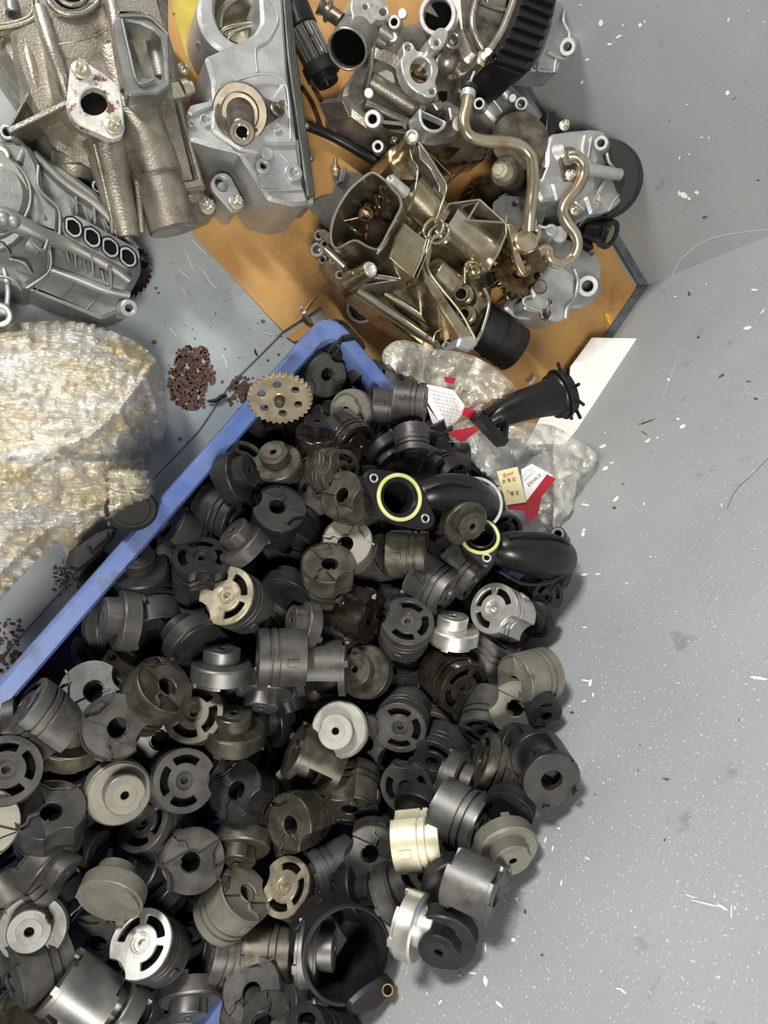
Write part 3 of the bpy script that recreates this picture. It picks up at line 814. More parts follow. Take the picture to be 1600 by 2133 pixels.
for x, y in ports:
    mb = MB(); mb.plate(rnd([(x + a, y + b) for a, b in hexa], 6), 0.105, .012, holes=[rnd([(x + a * .78, y + b * .8) for a, b in hexa], 4)], bev=.0006)
    mb.build('port_rim', 'cast_clean', root)
    mb = MB(); mb.plate(rnd([(x + a * .78, y + b * .8) for a, b in hexa], 4), 0.1020, .0008, bev=0); mb.build('port_opening', 'bore_shade', root)
for i, (x, y, z, r, h) in enumerate(((15, 275, .095, 15, 8), (272, 642, .070, 17, 8), (-2, 656, .075, 26, 14), (205, 388, .06, 14, 8))):
    mb = MB()
    if i == 1: mb.tube((246, 640, .03), (270, 642, .072), 24, 18, hole=8)
    elif i == 2: mb.tube((0, 656, .03), (-2, 656, .08), 26, 25, hole=14); mb.pipe([(8, 560, .075), (16, 600, .078), (14, 640, .07)], 5)
    else: mb.tube((x + 4, y + 6, z - .04), (x, y, z), r + 3, r, hole=h)
    mb.build('mounting_lug', 'cast_clean', root)
mb = MB(); mb.tube((4, 318, .09), (2, 322, .112), 18, 16, hole=6); mb.tube((-4, 345, .09), (-6, 348, .108), 16, 13)
mb.build('locking_nut', 'bolt_zinc', root)

def gear(pts_c, r_out, teeth, z, thick, m, root_, name, holes=(), root_r=0.9, hole=0.1, nrm=None, bev=.0006):
    x, y = pts_c; o = []
    for i in range(teeth * 4):
        a = 2 * pi * i / (teeth * 4); k = r_out if i % 4 in (0, 1) else r_out * root_r
        if i % 4 == 0: a += .02
        o.append((x + k * cos(a), y + k * sin(a)))
    mb = MB(); mb.plate(o, z, thick, holes=holes, bev=bev, nrm=nrm)
    return mb.build(name, m, root_)
root = thing('chain_sprocket', 'black toothed sprocket standing behind the four-port manifold on the grey floor', 'sprocket', (262, 560, 0))
gear((258, 562), 60, 30, .030, .012, 'oily_black', root, 'toothed_wheel', root_r=.92, holes=[circ(298, 535, 8, 14, 5, 110), circ(282, 580, 8, 14, 5, 110)])
mb = MB(); mb.tube((258, 562, 0), (258, 562, .0295), 30); mb.build('sprocket_hub', 'oily_black', root)

# ------------------------------------------------------------------ silver pump housing with shaft
root = thing('pump_housing', 'bright silver pump housing with central hollow shaft and round bowl, top centre', 'engine part', (540, 230, 0))
mb = MB()
mb.plate(rnd([(540, -30), (588, -30), (600, 150), (618, 280), (632, 385), (646, 424), (612, 428), (560, 416), (540, 385), (498, 318), (440, 304), (395, 290), (390, 242), (412, 228), (440, 205), (442, 170), (427, 118), (480, 95), (530, 70), (545, 45)], 8), 0.105, .10, bev=.004)
mb.build('housing_body', 'cast_clean', root)
mb = MB()
mb.plate(rnd([(441, 176), (465, 172), (470, 182), (520, 190), (565, 205), (596, 160), (606, 240), (622, 300), (610, 300), (560, 300), (540, 320), (500, 312), (440, 270), (444, 215)], 8), 0.112, .02, bev=.003)
mb.plate(rnd([(545, 300), (600, 288), (622, 290), (630, 380), (610, 378), (560, 330)], 4), 0.100, .004, bev=.001)
mb.build('front_face', 'cast_clean', root)
mb = MB()
O1 = circ(500, 22, 88, 44, 92, 0); I1 = circ(512, 18, 64, 44, 72, 0)
mb.plate(O1, 0.078, .07, holes=[I1], bev=.004)
mb.build('bowl_wall', 'cast_clean', root)
mb = MB()
mb.plate(circ(512, 18, 66, 36, 74), 0.035, .03, bev=0)
mb.pipe([(455, 60, .05), (462, 20, .056), (500, -10, .06), (560, -24, .06)], 9)
mb.pipe([(452, 96, .05), (462, 66, .055), (490, 54, .06), (560, 44, .06)], 5)
mb.pipe([(470, 100, .05), (480, 72, .06), (505, 60, .06), (540, 52, .06)], 4)
mb.build('bowl_interior', 'oiled_rim', root)
mb = MB()
mb.pipe([(552, -20, .107), (578, 30, .107), (572, 60, .107), (556, 84, .107), (536, 96, .107), (532, 110, .107), (536, 150, .107)], 1.4, k=4)
mb.pipe([(492, 175, .1135), (494, 168, .114), (540, 155, .114), (575, 158, .114), (592, 170, .114), (600, 200, .114), (606, 290, .113)], 2.2)
mb.pipe([(446, 206, .114), (460, 192, .115), (490, 184, .115), (530, 190, .115), (552, 212, .115), (575, 212, .114), (592, 206, .114), (598, 222, .114)], 1.6)
mb.pipe([(528, 310, .107), (536, 330, .107), (540, 380, .107), (552, 396, .107), (630, 394, .107)], 1.6)
mb.pipe([(560, 295, .101), (602, 342, .106)], 2.6); mb.pipe([(564, 292, .101), (600, 316, .104)], 2)
mb.build('casting_lines', 'cast_clean', root)
mb = MB()
for i in range(4):
    x = i * 4.2
    mb.bar((590 + x, -30, .100 - .012 * i), (602 + x, 120, .100 - .012 * i), 4, .03); mb.bar((602 + x, 118, .100 - .012 * i), (642 + x * .8, 408, .098 - .012 * i), 4, .03)
mb.plate(rnd([(588, -30), (608, -30), (618, 110), (658, 412), (650, 428), (632, 424)], 4), .05, .048, bev=.002)
mb.ball((648, 330, .05), 7); mb.ball((638, 262, .05), 7)
mb.build('gasket_flange', 'cast_grey', root)
mb = MB()
mb.tube((500, 234, .105), (500, 235, .1185), 58, 57); mb.plate(hull([(500, 234, 52), (574, 230, 15)]), .116, .01, bev=.001)
mb.tube((500, 235, .118), (500, 236, .1235), 40, 39)
mb.build('bearing_cover', 'shaft_steel', root)
mb = MB()
nS = (Vector((0, 0, 1)))
A = V(500, 232, .118); B = V(504, 276, .185)
mb.cyl(A, B, 29 * mpp(A), 27 * mpp(B), 15 * mpp(B), 36, hd=.03)
mb.tube((515, 246, .135), (513, 262, .165), 4, 4)
mb.build('hollow_shaft', 'shaft_steel', root)
mb = MB(); d = (B - A).normalized(); mb.cyl(B - d * .006, B + d * .0008, 15 * mpp(B), 17 * mpp(B), 11 * mpp(B), 30, hd=.004); mb.build('shaft_insert', 'chrome', root)
mb = MB(); mb.cyl(B - d * .002, B - d * .0012, 11 * mpp(B), 11 * mpp(B), 0, 24); mb.build('shaft_bore', 'bore_shade', root)
for (x, y, z, r, h) in ((577, 265, .114, 9, 7), (430, 249, .108, 13, 9), (400, 257, .108, 7, 4), (549, 344, .110, 17, 7), (613, 358, .108, 19, 8), (557, 318, .108, 14, 0)):
    mb = MB(); A_ = V(x, y, z + .002); mb.cyl(A_ - Vector((0, 0, .03)), A_, (r + 2) * mpp(A_), r * mpp(A_), h * mpp(A_)); mb.build('bolt_boss', 'cast_clean', root)
    if h: mb = MB(); mb.plate(circ(x, y, h * .9, 16), z - .004, .001, bev=0); mb.build('boss_hole', 'bore_shade', root)
mb = MB(); mb.bolt((577, 229, .1165), 16, (0.1, .1, 1), .012); mb.build('cover_screw', 'shaft_steel', root)
mb = MB(); mb.tube((500, 394, .035), (640, 402, .04), 20, 20); mb.tube((430, 308, .05), (498, 312, .05), 17, 17); mb.tube((430, 90, .05), (416, 100, .05), 16, 13)
mb.tube((600, 415, .05), (650, 420, .05), 14, 12)
mb.build('side_tubes', 'cast_clean', root)
mb = MB(); mb.plate(rnd([(390, 232), (398, 218), (442, 208), (446, 222), (400, 240)], 3), .110, .05, bev=.002); mb.build('side_tab', 'cast_clean', root)

# ------------------------------------------------------------------ loose items on the cardboard
root = thing('filter_cartridge', 'chrome ribbed cartridge with black plastic end caps on the cardboard', 'cartridge', (655, 110, 0.003))
a, b, c, d = (600, -10, .045), (628, 62, .045), (664, 132, .045), (684, 176, .045)
mb = MB(); mb.tube(b, c, 32, 32)
for i in range(10):
    t = radians(-75 + i * 150 / 9)
    A, B = V(*b), V(*c); ax = (B - A).normalized(); s = Vector((0, 0, 1)).cross(ax).normalized(); u2 = ax.cross(s)
    r = 32 * mpp(A); o = s * sin(t) * r + u2 * cos(t) * r * (1 if u2.z > 0 else -1)
    mb.pipe([A + o, B + o], .0013, px=False)
mb.build('ribbed_sleeve', 'chrome', root)
mb = MB(); mb.tube(a, b, 34, 36); mb.build('end_cap', 'black_plastic', root)
mb = MB(); mb.tube(c, (676, 158, .045), 38, 38); mb.tube((676, 158, .045), d, 26, 24); mb.pipe([(676, 162, .075), (684, 178, .073)], 3)
mb.build('end_cap', 'black_plastic', root)
def loose_bolt(x, y, x2, y2, lab, r=10, z=.012, kind='torx'):
    root = thing('flanged_bolt', lab, 'bolt', ((x + x2) / 2, (y + y2) / 2, .003))
    A, B = V(x, y, z), V(x2, y2, z - .004); d = (A - B).normalized(); L = (A - B).length
    mb = MB(); mb.bolt(tuple((x, y, z)), r, d, .010, 0, kind); mb.build('bolt_head', 'bolt_zinc', root)
    mb = MB(); mb.cyl(A, B, .0028, .0026, 0, 14)
    for i in range(1, 12): P = A.lerp(B, .35 + .6 * i / 12); mb.cyl(P, P - d * .0006, .0031, .0031, 0, 14)
    mb.build('bolt_shank', 'bolt_zinc', root)
loose_bolt(702, 252, 715, 282, 'flanged hex bolt lying on the cardboard beside a white crumb', 11)
loose_bolt(698, 356, 699, 330, 'dome headed screw on the cardboard above the steel bracket plate', 11, .014, 'hex')
loose_bolt(634, 653, 648, 672, 'flanged bolt lying on the cardboard edge by the crate corner', 9)
mb = MB(); mb.plate([(719, 261), (726, 262), (733, 267), (728, 271), (720, 272)], .008, .005, bev=.001)
tag(mb.build('foam_crumb', 'foam_white', org=V(726, 267, .003)), 'small white crumb on the cardboard next to the bolt', 'crumb')
mb = MB(); mb.pipe([(640, 262, .02), (700, 288, .02), (770, 328, .03), (815, 352, .045)], [10, 10, 11, 12])
tag(mb.build('rubber_rod', 'black_plastic', org=V(720, 300, .003)), 'black round rod running under the oily golden housing', 'rod')
for q in ((632, 205, 676, 262), (650, 202, 690, 255)):
    pass
mb = MB(); mb.pipe([(628, 180, .006), (650, 215, .006), (668, 262, .006)], 5); mb.pipe([(652, 180, .006), (672, 215, .006), (690, 258, .006)], 5)
tag(mb.build('rubber_strip', 'oiled_dark', org=V(660, 225, .003)), 'pair of dark greasy strips on the cardboard below the chrome cartridge', 'strip')
mb = MB()
mb.plate(rnd([(648, 434), (646, 426), (664, 412), (694, 404), (698, 382), (712, 352), (752, 362), (778, 380), (790, 420), (720, 480), (690, 480), (672, 468), (665, 445), (655, 446)], 5), .014, .003, holes=[circ(708, 425, 3, 10)], bev=.0005)
mb.plate([(712, 352), (724, 350), (716, 378), (706, 380)], .022, .01, bev=.0005)
tag(mb.build('bracket_plate', 'cast_grey', org=V(720, 420, .003)), 'flat jagged grey steel plate under the bowl of the golden housing', 'bracket plate')
mb = MB(); mb.pipe([(632, 652, .004), (655, 620, .004), (688, 585, .006)], 1.6)
tag(mb.build('steel_wire', 'bolt_zinc', org=V(660, 615, .003)), 'thin steel rod from the crate corner to the golden housing', 'wire')
root = thing('bearing_ring', 'steel bearing ring on the cardboard left below the golden housing', 'ring', (757, 642, .003))
mb = MB(); mb.tube((762, 645, .004), (753, 640, .03), 33, 33, hole=26); mb.build('outer_race', 'machined', root)
mb = MB(); mb.tube((763, 646, .004), (757, 642, .024), 25, 25, hole=18); mb.build('inner_race', 'shaft_steel', root)

# ------------------------------------------------------------------ oily golden housing
root = thing('balancer_housing', 'oil-stained golden metal housing with open bowl lying in the middle of the cardboard', 'engine part', (870, 530, .003))
bowl = [(774, 356), (748, 372), (726, 392), (704, 424), (690, 458), (685, 490), (690, 512), (704, 520), (726, 508), (742, 504), (764, 516), (786, 522), (800, 506), (812, 482), (826, 456), (838, 430), (834, 408), (818, 390), (800, 370)]
bw = cr_smooth(bowl, 3)
mb = MB()
cxm, cym = 762, 440
inn = inset([(x, y) for x, y in ccw(bw)], 6)
nb = ((CAM - V(762, 440, .15)).normalized() + Vector((-.22, .25, .1))).normalized()
mb.plate(bw, .150, .095, holes=[inn], bev=.0012, nrm=nb, at=(762, 440))
mb.build('bowl_wall', 'oiled_rim', root)
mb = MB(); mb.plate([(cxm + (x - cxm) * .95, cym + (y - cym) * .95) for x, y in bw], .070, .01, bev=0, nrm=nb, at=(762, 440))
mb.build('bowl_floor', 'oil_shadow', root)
mb = MB()
mb.tube((766, 452, .07), (762, 446, .125), 24, 16, hole=11)
for a in range(5):
    t = radians(a * 72 + 20); mb.pipe([(764 + 18 * cos(t), 448 + 18 * sin(t), .10), (764 + 52 * cos(t), 446 + 52 * sin(t), .09)], 4)
mb.pipe([(790, 392, .12), (800, 420, .12), (782, 450, .12)], 6); mb.pipe([(726, 470, .11), (746, 486, .12), (760, 480, .11)], 6)
mb.build('bowl_interior', 'oiled_dark', root)
mb = MB()
for i in range(9):
    t = i * .7; mb.ball((795 + 14 * cos(t * 2.1), 418 + 20 * sin(t * 1.7), .118), 6)
mb.tube((800, 400, .12), (812, 424, .125), 8); mb.tube((782, 410, .12), (792, 436, .128), 7); mb.ball((765, 430, .12), 9)
mb.build('inner_valve_gear', 'oiled_dark', root)
# cavity under the lip, body masses
mb = MB()
mb.plate(rnd([(735, 560), (800, 480), (860, 400), (905, 330), (935, 385), (930, 430), (1000, 420), (1050, 470), (1040, 540), (1028, 600), (1014, 665), (985, 720), (950, 738), (900, 730), (800, 640), (745, 610)], 14), .045, .04, bev=.004)
mb.plate(rnd([(738, 606), (760, 596), (905, 700), (915, 742), (896, 736)], 6), .075, .04, bev=.003)
mb.build('lower_casting', 'oiled_gold', root)
mb = MB(); mb.tube((742, 604, .085), (905, 716, .070), 13, 12); mb.pipe([(800, 610, .07), (860, 648, .07), (935, 700, .065)], 9); mb.pipe([(850, 590, .08), (900, 640, .075), (930, 700, .07)], 8)
mb.build('oil_rail', 'oiled_rim', root)
mb = MB(); mb.tube((925, 455, .090), (1008, 530, .080), 42, 40); mb.build('right_barrel', 'oiled_rim', root)
mb = MB(); mb.tube((850, 395, .10), (915, 462, .095), 40, 34); mb.tube((890, 400, .105), (925, 440, .10), 20, 16); mb.tube((940, 600, .07), (900, 560, .08), 34, 28)
mb.build('left_barrel', 'oiled_gold', root)
mb = MB(); mb.pipe([(*q, .118) for q in circ(903, 476, 17, 16, 24, 45)], 4, closed=True); mb.pipe([(*q, .112) for q in circ(914, 486, 17, 16, 24, 45)], 4, closed=True); mb.tube((900, 470, .09), (930, 505, .09), 20, 18)
mb.build('clamp_collar', 'oiled_rim', root)
mb = MB()
bx = [(812, 536), (824, 492), (842, 462), (866, 482), (889, 498), (878, 540), (860, 578), (836, 560)]
mb.plate(bx, .150, .07, bev=.002)
mb.build('square_pocket', 'oiled_gold', root)
mb = MB(); mb.pipe([(812, 536, .151), (836, 558, .151), (860, 578, .151), (878, 540, .151), (889, 498, .151)], 2, smooth=False); mb.pipe([(838, 430, .152), (818, 470, .152), (802, 508, .152), (786, 528, .152)], 3)
mb.pipe([(868, 380, .13), (864, 400, .13), (858, 420, .14), (850, 440, .148)], 3)
mb.build('pocket_edge', 'oiled_rim', root)
mb = MB(); mb.tube((812, 374, .152), (846, 404, .145), 13, 13, hole=0); mb.tube((814, 376, .152), (810, 373, .154), 9, 9, hole=5)
mb.build('dowel_tube', 'machined', root)
# upper lug with wall
mb = MB(); mb.tube((832, 336, .09), (857, 286, .150), 20, 15, hole=7); mb.plate(rnd([(812, 308), (845, 290), (868, 340), (872, 372), (830, 372), (812, 340)], 6), .11, .06, bev=.003)
mb.ball((820, 292, .10), 9)
mb.build('upper_lug', 'oiled_gold', root)
mb = MB(); mb.tube((858, 285, .149), (857.5, 283, .152), 15, 14, hole=8); mb.build('lug_face', 'machined', root)
mb = MB()
mb.plate([(872, 300), (884, 306), (906, 336), (930, 382), (928, 410), (918, 445), (905, 470), (892, 466), (912, 430), (916, 390), (896, 350), (876, 330)], .090, .04, bev=.001)
mb.build('curved_web', 'cast_worn', root)
mb = MB(); mb.pipe([(872, 296, .135), (886, 315, .135), (905, 345, .135), (928, 382, .135), (927, 405, .13), (916, 440, .125), (906, 466, .12)], 3)
mb.pipe([(852, 300, .14), (858, 330, .135), (870, 350, .13), (868, 378, .13)], 2.5)
mb.build('web_rim', 'oiled_rim', root)
# triangular frame to the right
mb = MB(); fr = [(906, 462), (926, 440), (936, 424), (1000, 415), (1055, 465), (1056, 486), (1040, 525), (1018, 562)]
for a, b in zip(fr, fr[1:]): mb.bar((*a, .125), (*b, .125), 4, .06)
mb.bar((1000, 415, .125), (976, 458, .12), 4, .05); mb.bar((974, 458, .12), (1054, 463, .125), 5, .03); mb.bar((960, 432, .11), (1000, 418, .12), 3, .04)
mb.build('triangular_frame', 'oiled_rim', root)
mb = MB(); mb.plate(rnd([(940, 430), (998, 420), (1046, 466), (1044, 505), (1010, 480), (975, 455)], 4), .065, .02, bev=.001); mb.pipe([(1015, 492, .08), (1050, 478, .09)], 5)
mb.build('frame_floor', 'oiled_dark', root)
# long flat arm
mb = MB()
arm = [(890, 506), (902, 512), (894, 556), (906, 586), (934, 628), (962, 668), (992, 706), (988, 726), (968, 722), (950, 690), (918, 640), (884, 584), (880, 560), (884, 530)]
mb.plate(rnd(arm, 4), .125, .05, bev=.0015)
mb.build('long_arm', 'oiled_gold', root)
mb = MB(); mb.pipe([(894, 500, .127), (888, 530, .127), (892, 562, .127), (922, 604, .127), (960, 652, .127), (990, 706, .127)], 3)
mb.pipe([(1004, 690, .10), (1016, 650, .10), (1018, 625, .10), (1008, 600, .10)], 4); mb.pipe([(1004, 690, .10), (992, 712, .105), (980, 728, .10)], 4)
mb.pipe([(868, 580, .13), (905, 490, .13)], 2)
mb.build('arm_rim', 'oiled_rim', root)
mb = MB(); mb.plate(rnd([(958, 702), (990, 698), (998, 716), (976, 734), (952, 722)], 5), .130, .05, bev=.003); mb.tube((930, 718, .08), (962, 730, .08), 12, 10); mb.tube((928, 722, .09), (930, 720, .10), 9, 9, hole=5)
mb.build('end_block', 'cast_clean', root)
mb = MB(); mb.pipe([(902, 712, .09), (908, 692, .09), (922, 690, .09), (935, 700, .09), (925, 726, .09), (912, 744, .085), (900, 738, .085)], 2.2); mb.build('end_lip', 'oiled_rim', root)
for (x, y, r) in ((960, 612, 15), (966, 654, 14)):
    mb = MB(); mb.tube((x + 16, y + 10, .06), (x, y, .098), r + 3, r, hole=r * .7); mb.tube((x + 10, y + 6, .07), (x + 4, y + 3, .085), r + 7, r + 7); mb.build('oil_port', 'oiled_gold', root)
    mb = MB(); mb.plate(circ(x, y, r * .7, 18), .0935, .001, bev=0); mb.build('port_hole', 'bore_shade', root)
mb = MB(); mb.ball((984, 565, .085), 22); mb.pipe([(968, 590, .09), (970, 552, .1), (988, 546, .1), (1010, 560, .1), (1018, 545, .1)], 3); mb.build('oil_bulb', 'oiled_gold', root)
mb = MB(); mb.tube((728, 588, .10), (770, 562, .135), 22, 17, hole=8); mb.ball((735, 570, .13), 6)
mb.build('side_lug', 'oiled_gold', root)
mb = MB(); A = V(770, 562, .135); B = V(773, 560, .1385); mb.cyl(A, B, 17 * mpp(A), 16 * mpp(A), 8 * mpp(A)); mb.build('lug_face', 'machined', root)
mb = MB(); mb.bar((732, 598, .10), (845, 580, .13), 4, .05); mb.bar((786, 572, .13), (846, 582, .13), 4, .04); mb.build('lower_web', 'cast_worn', root)
mb = MB()
for p, r in (((664, 490, .07), 12), ((660, 520, .06), 16), ((676, 508, .08), 10), ((696, 540, .08), 12), ((708, 572, .08), 11), ((672, 540, .05), 10)):
    mb.tube((p[0] + 10, p[1] + 6, p[2] - .03), p, r + 2, r, hole=r * .45)
mb.tube((676, 516, .09), (718, 556, .09), 9, 9); mb.tube((690, 500, .1), (672, 486, .08), 9, 9); mb.bar((700, 530, .08), (735, 590, .08), 20, .05)
mb.build('clamp_screws', 'cast_worn', root)
# ------------------------------------------------------------------ clustered housing with flat faces, top middle
root = thing('valve_housing', 'weathered aluminium valve housing with flat bolt faces and threaded cup, top middle', 'engine part', (860, 150, .003))
mb = MB()
mb.plate(rnd([(715, 205), (722, 175), (748, 135), (800, 110), (830, 60), (870, 60), (905, 95), (960, 110), (985, 160), (1000, 215), (985, 262), (950, 292), (900, 300), (850, 286), (780, 272), (730, 235)], 12), .075, .07, bev=.006)
mb.plate(rnd([(760, 30), (800, 50), (880, 40), (960, -30), (980, 40), (940, 110), (900, 190), (850, 190), (830, 130), (780, 110), (740, 60)], 14), .085, .05, bev=.010)
mb.build('valve_body', 'cast_worn', root)
mb = MB()
mb.plate(rnd([(735, -12), (800, -12), (812, 20), (812, 36), (795, 42), (786, 38), (776, 50), (758, 48), (738, 40), (731, 18)], 6), .135, .05, holes=[circ(762, 13, 5.5, 14), circ(799, 24, 8, 16)], bev=.0012)
mb.build('flat_face', 'machined', root)
mb = MB(); A, B = V(748, 62, .105), V(723, 104, .128); r = 43 * mpp(B)
mb.cyl(A, B, r * .98, r, r * .88, 44, hd=.045)
mb.build('threaded_cup', 'cast_worn', root)
mb = MB(); d = (B - A).normalized()
mb.cyl(B - d * .042, B - d * .040, r * .87, r * .87, 0, 40)
for i in range(8): mb.cyl(B - d * (.038 - i * .004), B - d * (.0368 - i * .004), r * .885, r * .885, r * .82, 40, hd=.0012)
mb.build('cup_thread', 'bore_shade', root)
mb = MB(); mb.tube((712, 44, .11), (680, 22, .10), 15, 15); mb.tube((686, 25, .10), (680, 22, .10), 21, 21); mb.tube((676, 20, .1), (664, 12, .1), 13, 17); mb.build('hose_stub', 'shaft_steel', root)
mb = MB(); mb.tube((745, 62, .11), (800, 92, .10), 13, 12); mb.tube((790, 58, .11), (822, 82, .11), 20, 16); mb.pipe([(782, 62, .122), (776, 100, .11), (770, 150, .1), (760, 190, .095)], 6)
mb.tube((770, 168, .085), (880, 236, .085), 20, 18); mb.pipe([(760, 215, .08), (860, 262, .08), (900, 280, .08)], 10)
mb.bar((735, 240, .07), (720, 205, .08), 20, .05); mb.tube((730, 216, .06), (712, 204, .06), 12, 12)
mb.pipe([(930, 120, .1), (960, 160, .09), (958, 200, .085)], 14); mb.ball((930, 130, .095), 24)
mb.build('cast_tubes', 'cast_worn', root)
mb = MB(); A, B = V(918, 44, .10), V(911, 30, .150); mb.cyl(A, B, 38 * mpp(A), 39 * mpp(B), 29 * mpp(B), 44, hd=.045)
mb.plate(hull([(912, 86, 17), (920, 70, 14)]), .149, .03, holes=[circ(911, 88, 6, 14)], bev=.0014)
mb.build('round_port', 'machined', root)
mb = MB(); d = (B - A).normalized(); mb.cyl(B - d * .03, B - d * .029, 28.6 * mpp(B), 28.6 * mpp(B), 0, 30); mb.build('port_bore', 'bore_shade', root)
mb = MB(); mb.plate([(880, 18), (893, 5), (914, 12), (928, 44), (905, 30)], .129, .002, bev=0); mb.build('throttle_disc', 'machined', root)
mb = MB(); mb.plate(circ(946, 83, 18, 26), .130, .012, holes=[circ(945, 82, 10, 18, 12)], bev=.0014); mb.tube((954, 92, .09), (947, 84, .119), 12, 12); mb.build('side_ring', 'cast_worn', root)
mb = MB()
gk = cr_smooth([(840, 92), (850, 86), (862, 92), (868, 104), (890, 110), (908, 124), (914, 148), (908, 170), (912, 190), (906, 202), (892, 203), (880, 196), (870, 192), (852, 176), (840, 152), (836, 126), (842, 112)], 4)
mb.plate(gk, .132, .016, holes=[circ(877, 146, 22, 30, 27), circ(851, 98, 7, 14), circ(901, 190, 6, 14)], bev=.0012)
mb.build('gasket_face', 'machined', root)
mb = MB(); mb.plate(circ(877, 146, 22.5, 26, 27), .117, .002, bev=0); mb.pipe([(860, 150, .119), (892, 162, .119)], 5); mb.build('gasket_bore', 'oiled_dark', root)
mb = MB()
dp = [(874, 228), (882, 230), (925, 250), (931, 256), (925, 268), (912, 275), (896, 274), (882, 264), (875, 250)]
mb.plate(cr_smooth(dp, 3), .120, .03, holes=[cr_smooth([(903 + (x - 903) * .78, 251 + (y - 251) * .74) for x, y in dp], 3)], bev=.001)
mb.build('half_round_port', 'machined', root)
mb = MB(); mb.plate(cr_smooth([(903 + (x - 903) * .8, 251 + (y - 251) * .76) for x, y in dp], 3), .108, .002, bev=0); mb.build('port_bore', 'bore_shade', root)
for (x, y, r, h, z) in ((776, 248, 18, 9, .125), (821, 46, 13, 7, .13), (998, 216, 12, 7, .105), (787, 305, 13, 6, .09)):
    mb = MB(); mb.tube((x + 5, y + 6, z - .04), (x, y, z), r + 2, r, hole=h); mb.build('bolt_eye', 'machined', root)
    mb = MB(); mb.plate(circ(x, y, h, 14), z - .006, .001, bev=0); mb.build('eye_hole', 'bore_shade', root)
for (x, y) in ((768, 194), (818, 77), (838, 28)):
    mb = MB(); mb.tube((x + 1, y + 2, .10), (x, y, .118), 10, 10); mb.build('dowel_pin', 'machined', root)
mb = MB(); mb.bar((794, 255, .115), (848, 262, .11), 14, .02); mb.bar((806, 266, .105), (850, 276, .105), 8, .02); mb.build('lug_arm', 'cast_worn', root)
mb = MB(); mb.bar((905, 205, .105), (968, 240, .10), 22, .03); mb.plate(rnd([(935, 222), (955, 222), (962, 245), (940, 250)], 3), .112, .03, bev=.002)
mb.bar((880, 205, .118), (878, 228, .118), 4, .02); mb.plate(rnd([(900, 212), (920, 206), (930, 222), (912, 230)], 3), .108, .02, bev=.002)
mb.build('cast_bar', 'cast_worn', root)
mb = MB(); mb.plate(rnd([(914, 190), (932, 190), (932, 208), (918, 212)], 3), .1062, .003, bev=0); mb.plate(rnd([(795, 258), (838, 262), (842, 268), (806, 268)], 2), .1162, .001, bev=0); mb.build('slot_opening', 'bore_shade', root)
mb = MB(); mb.plate(rnd([(785, 150), (805, 142), (820, 150), (826, 172), (810, 168), (790, 160)], 5), .094, .004, bev=.002); mb.build('sealant_blob', 'ivory_metal', root)
mb = MB(); mb.tube((960, 262, .1), (956, 258, .118), 16, 15); mb.build('plug_disc', 'machined', root)

# white shelf of shadowed bottom parts between the housings
root = thing('ribbed_cover', 'black ribbed ring cover clamped between bronze and silver castings, top right', 'engine part', (1080, 60, .003))
mb = MB()
mb.plate(rnd([(945, -40), (1075, -40), (1064, 30), (1040, 90), (1010, 140), (975, 120), (950, 60)], 10), .125, .12, bev=.01)
mb.pipe([(1010, 110, .13), (985, 60, .135), (990, 10, .135), (1010, -30, .135)], 8)
mb.pipe([(1000, 5, .14), (1030, 18, .14), (1058, 24, .14)], 5); mb.pipe([(1012, -10, .14), (1018, 12, .14)], 4)
mb.build('bronze_casting', 'cast_worn', root)
mb = MB(); mb.pipe([(1080, -30, .15), (1064, 20, .15), (1044, 68, .15), (1018, 108, .15)], 9); mb.plate(rnd([(1000, 102), (1018, 98), (1028, 110), (1012, 138), (996, 128)], 5), .145, .06, bev=.003)
mb.build('bronze_rim', 'oiled_rim', root)
def arcband(c, r0, r1, a0, a1, n=20):
    o = [(c[0] + r1 * cos(radians(a0 + (a1 - a0) * i / n)), c[1] + r1 * sin(radians(a0 + (a1 - a0) * i / n))) for i in range(n + 1)]
    return o + [(c[0] + r0 * cos(radians(a1 - (a1 - a0) * i / n)), c[1] + r0 * sin(radians(a1 - (a1 - a0) * i / n))) for i in range(n + 1)]
mb = MB()
rib = [(1092, -40), (1170, -40), (1160, 20), (1146, 60), (1126, 108), (1098, 150), (1080, 148), (1050, 138), (1024, 124), (1046, 84), (1066, 40), (1080, 0)]
mb.plate(rnd(rib, 5), .160, .10, bev=.006)
mb.build('ribbed_ring', 'black_plastic', root)
mb = MB()
for k in range(7):
    t = k / 6
    a = (1092 - 62 * t ** 1.4 + 2, -16 + 138 * t); b = (1158 - 56 * t ** 1.5 - 2, 8 + 136 * t)
    mb.bar((*a, .166), (*b, .166), 3.2, .01)
mb.build('grip_ribs', 'black_plastic', root)
mb = MB(); mb.tube((1040, 128, .13), (1030, 120, .16), 13, 12, hole=5); mb.bar((1040, 130, .155), (1092, 150, .15), 9, .02); mb.build('cable_clip', 'black_plastic', root)
mb = MB()
mb.plate(rnd([(1150, -40), (1212, -40), (1208, 18), (1180, 26), (1180, 58), (1190, 72), (1196, 100), (1188, 120), (1170, 128), (1166, 150), (1104, 146), (1130, 100), (1146, 50)], 6), .135, .04, bev=.003)
mb.tube((1188, -20, .12), (1186, -2, .135), 32, 30)
mb.pipe([(1176, 22, .138), (1174, 45, .14), (1186, 70, .14), (1184, 100, .138)], 4); mb.pipe([(1140, 108, .138), (1168, 122, .138), (1180, 118, .138)], 3)
mb.bar((1160, 122, .138), (1156, 150, .135), 5, .03); mb.bar((1125, 128, .14), (1122, 146, .138), 6, .03)
mb.build('silver_flange', 'cast_clean', root)
mb = MB(); mb.tube((1192, 96, .115), (1182, 98, .150), 19, 17, hole=8); mb.build('flange_lug', 'cast_clean', root)

